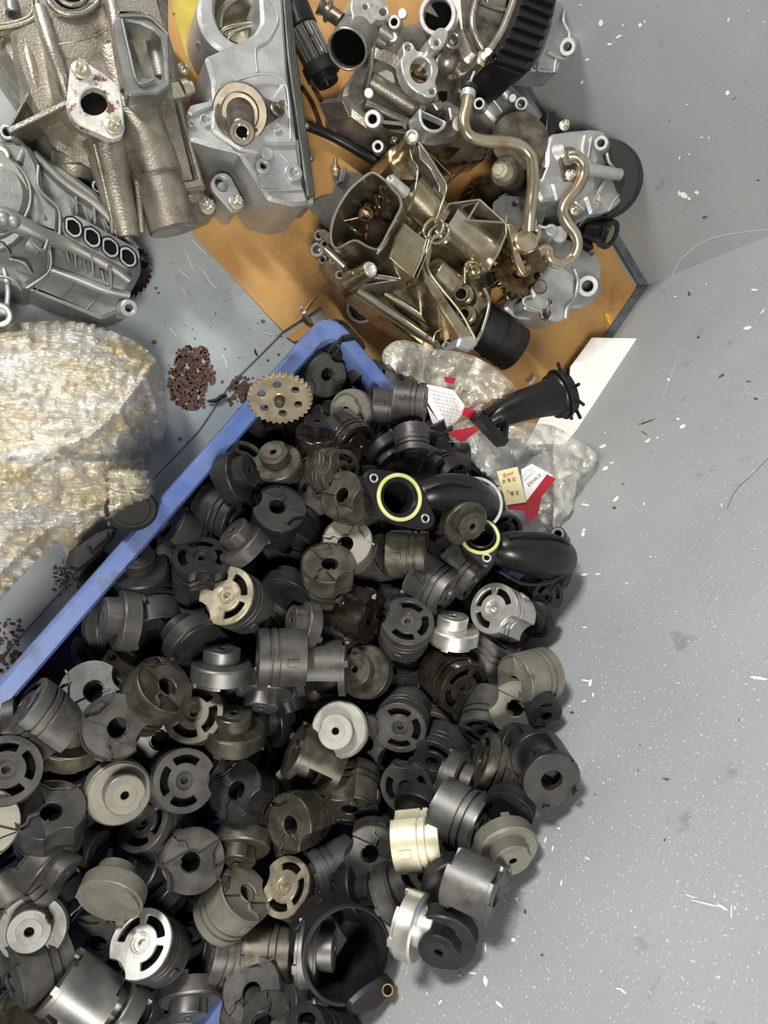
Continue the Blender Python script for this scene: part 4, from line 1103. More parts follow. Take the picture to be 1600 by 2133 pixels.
# block behind, against the wall
root = thing('tensioner_block', 'grey finned casting leaning in the gap below the ribbed cover', 'engine part', (1060, 190, .003))
mb = MB()
mb.plate(rnd([(985, 145), (1030, 132), (1062, 170), (1100, 205), (1140, 250), (1120, 300), (1060, 280), (1010, 230)], 8), .070, .067, bev=.004)
mb.tube((1012, 145, .085), (1060, 205, .085), 12, 12); mb.bar((994, 160, .085), (1048, 232, .085), 5, .03); mb.bar((1004, 152, .08), (1040, 200, .08), 6, .03)
mb.build('finned_block', 'cast_clean', root)
mb = MB(); mb.bar((1068, 168, .06), (1122, 248, .06), 34, .055); mb.build('side_bar', 'cast_grey', root)
mb = MB(); mb.tube((1080, 226, .06), (1086, 216, .105), 17, 14, hole=7); mb.tube((1060, 212, .06), (1068, 204, .1), 10, 9); mb.build('eye_lug', 'cast_clean', root)
root = thing('thin_disc', 'plain bronze-grey metal disc behind the bent coolant pipe', 'disc', (1085, 300, .003))
nD = Vector((-.35, -.25, 1))
mb = MB(); mb.plate(circ(1083, 293, 58, 44, 62), .118, .0035, bev=.0006, nrm=nD); mb.plate(circ(1087, 297, 58, 44, 62), .110, .003, bev=.0006, nrm=nD)
mb.build('disc_plate', 'shaft_steel', root)
mb = MB(); mb.tube((1092, 305, .01), (1088, 298, .108), 30, 24); mb.build('disc_spindle', 'oiled_dark', root)

# ------------------------------------------------------------------ coolant pump group
root = thing('coolant_pump', 'aluminium coolant pump with black round seal and bolts near the wall', 'engine part', (1230, 360, .003))
mb = MB(); A, B = V(1258, 376, .075), V(1250, 374, .110); mb.cyl(A, B, 78 * mpp(A), 78 * mpp(B), 0, 48); mb.build('rubber_seal', 'black_rubber', root)
mb = MB(); mb.plate(circ(1246, 374, 64, 44, 70), .122, .02, bev=.002)
mb.plate(rnd([(1140, 300), (1150, 278), (1190, 272), (1236, 268), (1262, 272), (1268, 300), (1250, 320), (1240, 400), (1252, 440), (1232, 448), (1220, 410), (1170, 412), (1130, 420), (1118, 395), (1140, 340)], 7), .130, .12, bev=.004)
mb.build('pump_body', 'cast_clean', root)
mb = MB()
mb.tube((1218, 352, .135), (1292, 364, .135), 13, 12, hole=5)
mb.tube((1256, 312, .10), (1252, 298, .148), 19, 15, hole=7); mb.pipe([(1264, 318, .132), (1270, 340, .128), (1290, 360, .126)], 4)
mb.pipe([(1218, 285, .133), (1214, 320, .133), (1232, 345, .133)], 6); mb.bar((1234, 285, .134), (1226, 330, .134), 5, .02)
mb.bar((1262, 375, .13), (1244, 412, .13), 9, .03); mb.pipe([(1300, 395, .122), (1282, 415, .122), (1268, 440, .122)], 2)
mb.tube((1140, 330, .11), (1176, 322, .125), 30, 26); mb.plate(rnd([(1150, 380), (1230, 372), (1240, 400), (1200, 416), (1160, 418)], 5), .137, .02, bev=.003)
mb.build('cast_ribs', 'cast_clean', root)
for (x, y, z) in ((1187, 366, .135), (1242, 419, .125), (1196, 437, .11), (1174, 262, .105)):
    mb = MB(); mb.bolt((x, y, z), 12, (-.1, -.05, 1), .011, .02); mb.build('pump_bolt', 'bolt_zinc', root)
root = thing('sensor_bracket', 'black upright plastic bracket above the coolant pump', 'bracket', (1152, 270, .003))
mb = MB(); mb.plate(rnd([(1141, 232), (1157, 231), (1160, 245), (1157, 305), (1150, 306), (1138, 270)], 3), .115, .018, bev=.001); mb.tube((1158, 262, .095), (1168, 262, .105), 16, 14); mb.tube((1150, 270, .0), (1150, 268, .1), 10, 10)
mb.build('bracket_body', 'black_plastic', root)
# hub with cream bolt
root = thing('crank_bolt_hub', 'short steel hub with a cream hex bolt left of the bent pipe', 'engine part', (1058, 365, .003))
mb = MB(); mb.tube((1078, 372, .06), (1050, 358, .115), 34, 30); mb.bar((1080, 342, .10), (1090, 372, .1), 22, .06); mb.tube((1090, 390, .003), (1080, 375, .07), 32, 30); mb.build('hub_barrel', 'shaft_steel', root)
mb = MB(); A, B = V(1050, 358, .115), V(1040, 354, .130); mb.cyl(A, B, 20 * mpp(A), 17 * mpp(B)); d = (B - A).normalized(); M = Matrix.Translation(B) @ d.to_track_quat('Z', 'Y').to_matrix().to_4x4()
mb.prism(circ(0, 0, 13 * mpp(B), 6), [], M, 0, .010, .001); mb.build('hub_bolt', 'ivory_metal', root)
root = thing('engine_bracket', 'small steel two-hole bracket between the two bent pipes', 'bracket', (1140, 366, .003))
mb = MB(); mb.plate(hull([(1128, 360, 13), (1155, 364, 14)]), .128, .006, holes=[circ(1150, 364, 5, 14)], bev=.001); mb.bar((1120, 376, .12), (1180, 362, .118), 16, .04); mb.bar((1150, 372, .085), (1140, 395, .085), 14, .08)
mb.build('bracket_body', 'shaft_steel', root)
# bent pipes
root = thing('coolant_pipe', 'thick bent bronze coolant pipe with black o-ring at its upper end', 'pipe', (1050, 300, .003))
mb = MB(); mb.pipe([(976, 196, .150), (971, 225, .152), (966, 258, .152), (978, 284, .152), (1010, 294, .152), (1050, 296, .152), (1082, 304, .152), (1104, 326, .152), (1110, 360, .150), (1109, 400, .145), (1104, 440, .14), (1101, 480, .13)], 13, n=20)
mb.build('bent_pipe', 'pipe_bronze', root)
mb = MB(); mb.tube((974, 205, .15), (976, 190, .15), 16, 16); mb.tube((976, 189, .15), (977, 184, .15), 13, 13); mb.build('pipe_collar', 'machined', root)
mb = MB(); mb.tube((976, 188, .15), (977, 180, .15), 17, 17, hole=9); mb.build('o_ring', 'black_rubber', root)
mb = MB(); mb.tube((977, 180, .15), (979, 172, .15), 12, 8); mb.pipe([(979, 172, .15), (988, 150, .15)], 3); mb.build('pipe_tip', 'cast_clean', root)
mb = MB(); mb.plate(hull([(1098, 500, 24), (1116, 482, 14)]), .125, .012, holes=[circ(1113, 487, 6, 12, 9, 20)], bev=.0015); mb.bar((1062, 470, .12), (1078, 520, .11), 9, .01); mb.plate(cr_smooth([(1058, 466), (1084, 470), (1078, 490), (1084, 530), (1096, 560), (1090, 572), (1076, 548), (1068, 510)], 3), .118, .006, bev=.001)
mb.tube((1100, 520, .05), (1098, 505, .12), 24, 22); mb.build('pipe_flange', 'pipe_bronze', root)
root = thing('heater_pipe', 'slim S-bent steel pipe rising from the coolant pump', 'pipe', (1190, 440, .003))
mb = MB(); mb.pipe([(1184, 326, .15), (1200, 326, .155), (1214, 342, .155), (1214, 368, .152), (1200, 396, .150), (1180, 420, .148), (1172, 444, .146), (1182, 466, .146), (1198, 488, .145), (1202, 512, .14), (1190, 536, .13), (1165, 548, .125), (1145, 540, .125), (1140, 520, .125), (1120, 528, .122)], 12, n=20)
mb.build('bent_pipe', 'pipe_bronze', root)
mb = MB(); mb.tube((1184, 330, .128), (1184, 326, .140), 20, 19); mb.plate(hull([(1184, 328, 18), (1188, 366, 13)]), .134, .003, bev=.0006); mb.build('pipe_flange', 'shaft_steel', root)
# strainer
root = thing('oil_strainer', 'black oil strainer with a wire mesh mouth beside the wall', 'strainer', (1245, 485, .003))
A, B = V(1222, 474, .075), V(1268, 488, .095)
mb = MB(); mb.cyl(A, B, .0165, .0185, 0, 30); mb.plate(rnd([(1195, 440), (1232, 445), (1240, 520), (1210, 505), (1195, 480)], 6), .07, .06, bev=.004); mb.pipe([(1205, 470, .09), (1225, 455, .1), (1262, 452, .1)], 6)
mb.build('strainer_body', 'black_plastic', root)
d = Vector((.78, .1, .62)).normalized()
d = ((CAM - B).normalized() * .7 + Vector((.68, -.1, 0))).normalized()
mb = MB(); M = Matrix.Translation(B) @ d.to_track_quat('Z', 'Y').to_matrix().to_4x4()
mb.prism(circ(0, 0, .0225, 36), [circ(0, 0, .0145, 30)], M, -.006, .004, .001); mb.cyl(B - d * .03, B - d * .004, .017, .0205); mb.build('mouth_ring', 'black_plastic', root)
mb = MB()
for i in range(-5, 6):
    k = i * .0026; h = math.sqrt(max(0, .0145 ** 2 - k * k))
    for s in (0, 1):
        a, b = (Vector((k, -h, .0005 * s)), Vector((k, h, .0005 * s))) if s else (Vector((-h, k, 0)), Vector((h, k, 0)))
        mb.pipe([M @ a, M @ b], .00045, n=6, px=False, smooth=False)
mb.build('wire_mesh', 'mesh_wire', root)
# gear train and lower pump
root = thing('timing_plate', 'grey sheet metal plate below the hub and behind the bent pipes', 'plate', (1090, 440, .003))
mb = MB(); mb.plate(rnd([(1028, 420), (1050, 405), (1092, 410), (1128, 405), (1150, 392), (1165, 400), (1140, 440), (1128, 475), (1080, 478), (1050, 470), (1030, 455)], 6), .09, .004, holes=[circ(1073, 424, 6, 14)], bev=.001); mb.bar((1058, 420, .092), (1056, 468, .092), 4, .004); mb.bar((1124, 410, .094), (1118, 472, .094), 5, .01)
mb.plate(rnd([(1040, 425), (1130, 420), (1130, 470), (1045, 465)], 5), .06, .057, bev=.002)
mb.build('plate_sheet', 'cast_grey', root)
root = thing('drive_sprocket', 'dark sprocket with two windows under the pipe flange', 'sprocket', (1090, 560, .003))
gear((1090, 560), 60, 26, .075, .008, 'oiled_dark', root, 'toothed_wheel', holes=[circ(1062, 540, 9, 14, 6, 60), circ(1078, 572, 11, 14, 8, 10), circ(1120, 575, 8, 12)], root_r=.9)
mb = MB(); mb.tube((1092, 562, .004), (1090, 560, .078), 20, 18); mb.build('sprocket_hub', 'oiled_dark', root)
root = thing('oil_pump', 'grey aluminium oil pump with plug and screw at the lower end of the pipe group', 'engine part', (1160, 610, .003))
mb = MB()
mb.plate(rnd([(1050, 640), (1068, 612), (1096, 600), (1118, 575), (1140, 560), (1190, 556), (1215, 545), (1240, 520), (1256, 550), (1254, 590), (1240, 630), (1212, 642), (1192, 640), (1186, 660), (1160, 672), (1130, 664), (1080, 664)], 10), .050, .047, bev=.004)
mb.plate(rnd([(1108, 600), (1150, 548), (1182, 556), (1198, 580), (1198, 620), (1180, 650), (1176, 668), (1150, 668), (1136, 652), (1095, 645), (1092, 622), (1112, 618)], 8), .080, .04, bev=.004)
mb.plate(rnd([(1130, 470), (1200, 500), (1238, 530), (1244, 600), (1205, 600), (1170, 560), (1130, 560)], 10), .06, .055, bev=.006)
mb.build('pump_body', 'cast_clean', root)
mb = MB(); mb.pipe([(1196, 560, .083), (1204, 585, .083), (1198, 620, .083), (1182, 640, .083), (1178, 664, .083)], 4); mb.pipe([(1108, 615, .083), (1092, 622, .083), (1094, 636, .083), (1132, 650, .083)], 3)
mb.tube((1150, 500, .07), (1166, 488, .11), 22, 17); mb.tube((1130, 500, .08), (1150, 478, .11), 16, 14); mb.pipe([(1120, 470, .1), (1136, 474, .105), (1150, 470, .11), (1160, 478, .11)], 4)
mb.build('casting_ribs', 'cast_clean', root)
mb = MB(); mb.tube((1228, 600, .03), (1224, 596, .085), 26, 22, hole=11); mb.build('bolt_eye', 'cast_clean', root)
mb = MB(); mb.tube((1126, 602, .06), (1125, 597, .088), 15, 14); mb.build('round_plug', 'shaft_steel', root)
mb = MB(); mb.tube((1152, 626, .075), (1146, 630, .092), 8, 7); mb.build('pump_screw', 'chrome', root)
for p in ((1134, 656, .082), (1062, 616, .05)):
    mb = MB(); mb.bolt(p, 12, (0, 0, 1), .012); mb.build('pump_bolt', 'shaft_steel', root)
mb = MB(); mb.plate(rnd([(1022, 568), (1040, 560), (1050, 580), (1046, 592), (1030, 594)], 3), .06, .05, bev=.002)
tag(mb.build('black_connector', 'black_plastic', org=V(1036, 578, .003)), 'small black plastic connector between golden housing and dark sprocket', 'connector')

# dark gasket frame between the housings
mb = MB(); mb.pipe([(884, 310, .06), (905, 330, .06), (940, 365, .06), (930, 385, .06), (955, 360, .06), (990, 328, .06), (1012, 318, .06)], 2.2, smooth=False)
tag(mb.build('wire_gasket', 'shaft_steel', org=V(950, 350, .003)), 'thin angular metal gasket strip in the dark gap above the golden housing', 'gasket')
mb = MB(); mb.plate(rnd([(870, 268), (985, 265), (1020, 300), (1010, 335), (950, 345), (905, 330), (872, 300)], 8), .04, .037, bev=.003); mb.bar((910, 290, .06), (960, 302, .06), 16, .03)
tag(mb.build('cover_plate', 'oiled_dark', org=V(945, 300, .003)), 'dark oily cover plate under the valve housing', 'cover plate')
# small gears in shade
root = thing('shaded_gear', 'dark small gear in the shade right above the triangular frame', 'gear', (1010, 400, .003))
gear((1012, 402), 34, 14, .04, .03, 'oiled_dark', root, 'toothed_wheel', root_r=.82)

# black rubber cup beside the golden housing
root = thing('rubber_boot', 'black rubber boot lying half under the golden housing', 'rubber boot', (1040, 700, .003))
A, B = V(996, 676, .042), V(1072, 728, .042)
mb = MB(); mb.cyl(A, B, .033, .036, .033, 44, hd=.05)
for t in (.45, .8): P = A.lerp(B, t); mb.cyl(P, P + (B - A) * .03, .0355 + .0012 * t, .0355 + .0012 * t, 0, 44)
mb.build('boot_sleeve', 'black_rubber', root)

# ------------------------------------------------------------------ white foam board leaning on the wall
def hexa_mesh(P, n, t, m, name, **kw):
    mb = MB(); k = len(P); n = n.normalized()
    vs = [p for p in P] + [p - n * t for p in P]
    mb.add(vs, [tuple(range(k)), tuple(range(k, 2 * k))[::-1]] + [(i, i + k, (i + 1) % k + k, (i + 1) % k) for i in range(k)])
    return mb.build(name, m, **kw)
P = [V(1232, 702, .030), V(1364, 704, .105), V(1364, 722, .105), V(1218, 925, .105), V(1095, 925, .028), V(1160, 800, .028)]
n = (P[1] - P[0]).cross(P[4] - P[0]); n = n if n.z > 0 else -n
fb = hexa_mesh(P, n, .018, 'foam_white', 'foam_board', org=V(1240, 780, .003))
bv = fb.modifiers.new('soft', 'BEVEL'); bv.width = .002; bv.segments = 2
tag(fb, 'white foam board leaning against the grey wall below the corner', 'foam board')

# ------------------------------------------------------------------ thin film sheets
def sheet(poly, zf, amp, freq, step=7, seed=1, thick=0.0):
    rs = random.Random(seed)
    if amp < .0055:
        pts = []
        for a, b in zip(poly, poly[1:] + poly[:1]):
            for k in range(4): pts.append(Vector((a[0] + (b[0] - a[0]) * k / 4, a[1] + (b[1] - a[1]) * k / 4)))
    else: pts = [Vector(p) for p in cr_smooth(poly, 3)]
    n0 = len(pts)
    minx, maxx = min(p.x for p in pts), max(p.x for p in pts); miny, maxy = min(p.y for p in pts), max(p.y for p in pts)
    def ins(x, y):
        c = False; j = n0 - 1
        for i in range(n0):
            a, b = pts[i], pts[j]
            if (a.y > y) != (b.y > y) and x < (b.x - a.x) * (y - a.y) / (b.y - a.y) + a.x: c = not c
            j = i
        return c
    ext = list(pts)
    y = miny + step / 2
    while y < maxy:
        x = minx + step / 2
        while x < maxx:
            q = (x + rs.uniform(-.35, .35) * step, y + rs.uniform(-.35, .35) * step)
            if ins(*q): ext.append(Vector(q))
            x += step
        y += step
    res = delaunay_2d_cdt(ext, [], [list(range(n0))], 1, 1e-5)
    vs = []
    for v in res[0]:
        e = min((Vector(v) - p).length for p in pts)
        z = zf(v.x, v.y, e)
        nn = 0
        s = Vector((v.x / freq, v.y / freq, seed * 3.7))
        r1 = 1 - abs(noise.noise(s)) * 2.2; r2 = 1 - abs(noise.noise(s * 2.1 + Vector((5, 1, 2)))) * 2.2; r3 = noise.noise(s * 4.5)
        nn = amp * (.6 * r1 + .3 * r2 + .2 * r3) * min(1, e / 10 + .2)
        vs.append(V(v.x, v.y, max(z + nn, .004)))
    mb = MB(); mb.add(vs, [tuple(f) for f in res[2]])
    return mb
def clear_of_wall(mb, d=.004):
    for v in mb.v:
        k = (v - C0).dot(nB)
        if k < d: v += nB * (d - k)
        k = (v - C0).dot(nA)
        if k < d: v += nA * (d - k)
    return mb
root = thing('plastic_bag', 'crumpled clear plastic bag with white printed label below the golden housing', 'bag', (900, 800, .1))
mb = sheet([(797, 752), (805, 722), (840, 708), (905, 726), (960, 734), (1010, 752), (1060, 790), (1075, 815), (1040, 835), (1000, 858), (965, 905), (930, 890), (890, 835), (868, 800), (830, 785)],
           lambda x, y, e: .185 + .012 * sin(x / 40), .022, 62, 6, 3)
mb.build('bag_film', 'clear_bag', root, smooth=60)
mb = sheet([(886, 800), (945, 812), (972, 850), (934, 900), (915, 880), (892, 840)], lambda x, y, e: .196, .004, 60, 8, 9); mb.build('printed_label', 'label_white', root, smooth=60)
lb = root
for i in range(9):
    mb = MB(); x = 893 + i * 4.5; rq = random.Random(i)
    while x < 958 - abs(i - 4) * 3:
        w_ = rq.uniform(2, 7); y = 812 + i * 7.6 + (x - 893) * .22
        mb.plate([(x, y - 1), (x + w_, y - 1 + w_ * .22), (x + w_, y + 1 + w_ * .22), (x, y + 1)], .2044, .0002, bev=0); x += w_ + 2
    mb.build('label_print', 'ink_grey', root, smooth=0)
mb = sheet([(888, 842), (915, 880), (934, 902), (926, 908), (900, 880)], lambda x, y, e: .2, .003, 60, 8, 5); mb.build('pink_edge', 'label_pink', root)
mb = sheet([(968, 848), (994, 856), (978, 872), (962, 864)], lambda x, y, e: .203, .002, 60, 6, 5); mb.build('red_patch', 'label_red', root)
mb = sheet([(925, 784), (950, 788), (945, 800), (928, 796)], lambda x, y, e: .203, .002, 60, 6, 5); mb.build('red_patch', 'label_red', root)

root = thing('plastic_bag', 'clear bag with cream tag and red-white strip draped between crate and wall', 'bag', (1090, 980, .1))
mb = sheet([(928, 905), (960, 878), (1010, 872), (1080, 880), (1150, 886), (1205, 918), (1243, 945), (1236, 975), (1205, 1000), (1196, 1050), (1190, 1100), (1170, 1115), (1140, 1100), (1105, 1060), (1060, 1045), (1020, 1000), (985, 965)],
           lambda x, y, e: .165 + .03 * min(1, max(0, (1060 - x) / 120)) + (.03 if x > 1150 else 0), .022, 70, 6, 6)
clear_of_wall(mb).build('bag_film', 'clear_bag', root, smooth=60)
mb = sheet([(930, 900), (990, 888), (998, 896), (962, 922)], lambda x, y, e: .222, .003, 60, 6, 4); mb.build('red_patch', 'label_red', root)
ZT = .226
mb = MB(); mb.plate([(1035, 982), (1078, 972), (1096, 1046), (1056, 1052)], ZT, .0008, bev=0); tg = mb.build('cream_tag', 'tag_cream', root, smooth=0); 
mb = MB(); mb.plate([(1086, 978), (1108, 966), (1152, 990), (1104, 1046), (1096, 1040)], ZT - .003, .0006, bev=0); mb.build('white_strip', 'label_white', root, smooth=0)
mb = MB(); mb.plate([(1096, 1046), (1140, 988), (1158, 998), (1128, 1036), (1120, 1075), (1100, 1088), (1092, 1064), (1060, 1062), (1056, 1050)], ZT - .002, .0008, bev=0); mb.build('red_strip', 'label_red', root, smooth=0)
text(root, '合 格 证', 1060, 1001, ZT, 10, radians(-13), 'ink_black'); text(root, '格 证', 1072, 1028, ZT, 10, radians(-10), 'ink_black')
text(root, '@ubdf', 1058, 988, ZT, 10, radians(-14), 'label_red'); text(root, 'IN', 1059, 1024, ZT, 9, radians(20), 'ink_grey')
text(root, 'EXHAUS', 1113, 1000, ZT - .003, 12, radians(-41), 'ink_black', xs=.9)
text(root, 'XLE STEE', 1098, 985, ZT - .003, 8, radians(-41), 'ink_grey'); text(root, 'GEARBOX', 1103, 991, ZT - .003, 8, radians(-41), 'ink_grey')

# small yellow clip
mb = MB(); mb.pipe([(1100, 800, .02), (1108, 794, .02), (1112, 786, .02)], 4); tag(mb.build('plastic_clip', 'ivory_metal', org=V(1106, 793, .003)), 'little cream plastic clip on the cardboard above the black elbow', 'clip')

# ------------------------------------------------------------------ black elbow hose with finned mouth
root = thing('hose_elbow', 'glossy black elbow with finned round mouth lying across bag and foam board', 'elbow', (1110, 850, .12))
mb = MB(); mb.pipe([(1018, 878, .205), (1045, 862, .21), (1085, 846, .215), (1125, 834, .215), (1160, 824, .21)], [20, 28, 33, 36, 42], n=28)
mb.build('elbow_tube', 'black_plastic', root)
A, B = V(1150, 828, .205), V(1176, 818, .210)
mb = MB(); mb.cyl(A, A.lerp(B, .5), 46 * mpp(A), 50 * mpp(A), 0, 40); mb.cyl(A.lerp(B, .55), A.lerp(B, .8), 54 * mpp(A), 54 * mpp(A), 0, 40); mb.cyl(A.lerp(B, .85), B + (B - A) * .3, 48 * mpp(B), 47 * mpp(B), 42 * mpp(B), 40)
mb.build('mouth_ring', 'black_plastic', root)
d = (B - A).normalized(); s = d.orthogonal().normalized(); u2 = d.cross(s)
for i in range(9):
    t = 2 * pi * i / 9; e = s * cos(t) + u2 * sin(t)
    C = B + d * .004
    mb = MB(); mb.pipe([C + e * 46 * mpp(B), C + e * 64 * mpp(B)], .0022, n=8, px=False, smooth=False); mb.build('finger_tab', 'black_plastic', root)
mb = MB(); mb.bar((1000, 862, .225), (1058, 922, .225), 17, .02); mb.bar((1012, 860, .22), (1056, 838, .222), 12, .015); mb.bar((1056, 916, .222), (1062, 852, .225), 6, .015); mb.bar((1030, 885, .222), (1060, 852, .222), 6, .012)
mb.build('mounting_bracket', 'black_plastic', root)

# ------------------------------------------------------------------ flanged elbows lying on the heap
def elbow_flange(root, c, lobes, z, nrm, hole_r, ring_r, seg=None):
    nrm = Vector(nrm).normalized()
    mb = MB(); o = hull([(c[0], c[1], ring_r * 1.12)] + lobes)
    mb.plate(o, z, .010, holes=[circ(c[0], c[1], hole_r, 34)] , bev=.0015, nrm=nrm, at=c)
    mb.build('flange_plate', 'black_plastic', root)
    P = V(c[0], c[1], z)
    q = nrm.to_track_quat('Z', 'Y').to_matrix()
    r = ring_r * mpp(P)
    mb = MB(); mb.pipe([P + q @ Vector((r * cos(t), r * sin(t), .0006)) for t in [2 * pi * i / 26 for i in range(26)]], .0020, n=10, closed=True, px=False, k=2); mb.build('o_ring', 'o_ring', root)
    for l in lobes:
        Q = V(l[0], l[1], z); r2 = 10 * mpp(Q)
        t = (P - CAM).dot(nrm) / ray(l[0], l[1]).dot(nrm); Q = CAM + ray(l[0], l[1]) * t
        mb = MB(); mb.cyl(Q - nrm * .006, Q + nrm * .0012, r2, r2, r2 * .6, 20); mb.build('bolt_bush', 'cast_clean', root)
        mb = MB(); mb.cyl(Q - nrm * .001, Q + nrm * .0002, r2 * .6, r2 * .6, 0, 16); mb.build('bush_hole', 'bore_shade', root)
    return P, nrm
root = thing('flanged_elbow', 'large black plastic elbow with yellow o-ring flange on top of the heap', 'elbow', (880, 1050, .22))
nE = (Vector((-.05, .10, 1))).normalized()
P, nE = elbow_flange(root, (832, 1036), [(779, 996, 20), (886, 1080, 22)], .352, nE, 34, 47)
mb = MB(); mb.cyl(P - nE * .05, P - nE * .001, 36 * mpp(P), 38 * mpp(P), 34 * mpp(P), 36, hd=.045); mb.build('inlet_collar', 'black_plastic', root)
mb = MB(); mb.cyl(P - nE * .045, P - nE * .044, 34 * mpp(P), 34 * mpp(P)); mb.build('inlet_bore', 'bore_shade', root)
mb = MB(); mb.pipe([(850, 1045, .318), (890, 1030, .335), (930, 1022, .338), (972, 1030, .33), (1002, 1055, .30)], [30, 33, 36, 40, 44], n=26)
mb.pipe([(885, 1018, .35), (930, 1004, .358), (975, 1010, .355), (1015, 1026, .34)], 4)
mb.build('elbow_tube', 'black_plastic', root)
A = V(990, 1050, .322); B = A + ((CAM - A).normalized() + Vector((.1, .1, 0))) * .01
mb = MB(); mb.prism(circ(0, 0, 58 * mpp(A), 44), [circ(0, 0, 51 * mpp(A), 44)], Matrix.Translation(A) @ (B - A).to_track_quat('Z', 'Y').to_matrix().to_4x4(), -.002, 0, .0005)
mb.prism(arcband((0, 0), 40 * mpp(A), 52 * mpp(A), -75, 10), [], Matrix.Translation(A) @ (B - A).to_track_quat('Z', 'Y').to_matrix().to_4x4(), -.004, -.001, .0005); mb.build('silver_gasket_ring', 'cast_clean', root)
root = thing('flanged_elbow', 'second black elbow with yellow seal, bulging out beside the wall', 'elbow', (1090, 1160, .24))
nE = Vector((-.35, .45, .8)).normalized()
P, nE = elbow_flange(root, (1000, 1118), [(1014, 1162, 18)], .335, nE, 30, 38)
mb = MB(); mb.cyl(P - nE * .04, P + nE * .006, 31 * mpp(P), 31 * mpp(P), 27 * mpp(P), 34, hd=.03); mb.build('inlet_collar', 'black_plastic', root)
mb = MB(); mb.cyl(P - nE * .022, P - nE * .021, 27 * mpp(P), 27 * mpp(P)); mb.build('inlet_bore', 'bore_shade', root)
mb = MB(); mb.pipe([(1022, 1145, .315), (1062, 1146, .325), (1100, 1152, .325), (1135, 1158, .32), (1158, 1165, .305)], [30, 40, 46, 50, 46], n=28)
mb.pipe([(1040, 1190, .33), (1090, 1216, .335), (1140, 1214, .335), (1180, 1190, .33), (1193, 1160, .325)], 3.5)
mb.pipe([(1060, 1118, .34), (1110, 1112, .345), (1170, 1122, .34), (1186, 1140, .33)], 4)
clear_of_wall(mb, .006).build('elbow_tube', 'black_plastic', root)
mb = MB(); mb.tube((1168, 1128, .29), (1162, 1112, .315), 20, 16, hole=6); mb.bar((1146, 1118, .32), (1185, 1140, .315), 12, .02); clear_of_wall(mb).build('bolt_lug', 'black_plastic', root)

# rubber funnel in the bottom
root = thing('rubber_funnel', 'big black open rubber funnel with brass-ringed lug at the bottom of the heap', 'funnel', (740, 1990, .2))
zf = .33
while (V(726, 1990, zf) - C0).dot(nB) < .056: zf += .004
B = V(726, 1990, zf); tw = (CAM - B).normalized()
d = (tw - nB * tw.dot(nB) + Vector((-.35, .1, 0)) * .5).normalized(); A = B - d * .085
rF = 94 * mpp(B)
q = d.to_track_quat('Z', 'Y').to_matrix()
mb = MB(); mb.cyl(A, B, rF * .82, rF, rF * .94, 56, hd=.072)
mb.pipe([B + q @ Vector((rF * .99 * cos(t), rF * .99 * sin(t), -.004)) for t in [2 * pi * i / 30 for i in range(30)]], .0018, n=8, closed=True, px=False, k=2)
mb.build('funnel_wall', 'black_rubber', root)
mb = MB()
mb.prism([(-.008, -.038), (.026, -.030), (.034, 0), (.02, .02), (-.012, .006)], [], Matrix.Translation(A + d * .03) @ q.to_4x4(), 0, .012, .002)
mb.build('inner_flap', 'black_rubber', root)
zl = zf - .05
while (V(806, 2064, zl) - C0).dot(nB) < .014: zl += .003
mb = MB(); mb.plate(hull([(803, 2058, 22), (770, 2085, 26), (745, 2100, 20)]), zl, .02, bev=.003); clear_of_wall(mb).build('side_lug', 'black_plastic', root)
mb = MB(); mb.tube((804, 2062, zl - .005), (808, 2062, zl + .004), 13, 12, hole=9); clear_of_wall(mb).build('brass_bush', 'brass_ring', root)
mb = MB(); mb.tube((804, 2062, zl - .001), (808, 2062, zl + .0025), 9, 9); mb.build('bush_hole', 'bore_shade', root)

# toothed sprocket lying on the heap
root = thing('timing_sprocket', 'tan steel toothed sprocket with six holes lying on the crate rim', 'sprocket', (583, 832, .22))
nS = Vector((-.05, .12, 1)).normalized()
cxs, cys = 583, 832
teeth = 32; o = []
for i in range(teeth):
    for k, rr in ((-.36, .93), (-.14, 1.0), (.14, 1.0), (.36, .93)):
        a = 2 * pi * (i + k) / teeth; o.append((cxs + 69 * rr * cos(a), cys + 52 * rr * sin(a)))
hl = [circ(cxs + 41 * cos(radians(a)), cys + 30 * sin(radians(a)), 8.5, 16, 7) for a in (-98, -38, 22, 82, 142, 202)]
nS = ((CAM - V(cxs, cys, .27)).normalized() * .80 + Vector((-.05, -.60, 0))).normalized()
mb = MB(); mb.plate(o, .262, .006, holes=hl, bev=.0006, nrm=nS, at=(cxs, cys)); mb.build('toothed_disc', 'gear_steel', root)
P = V(cxs, cys, .262)
mb = MB(); mb.cyl(P - nS * .001, P + nS * .0012, .0075, .0070, .0050, 26, hd=.0016); mb.build('hub_ring', 'gear_steel', root)
mb = MB(); mb.cyl(P - nS * .012, P + nS * .010, .0046, .0044, 0, 20)
for i in range(6): mb.cyl(P + nS * (.001 + .0015 * i), P + nS * (.0016 + .0015 * i), .0049, .0049, 0, 20)
mb.build('threaded_stud', 'shaft_steel', root)

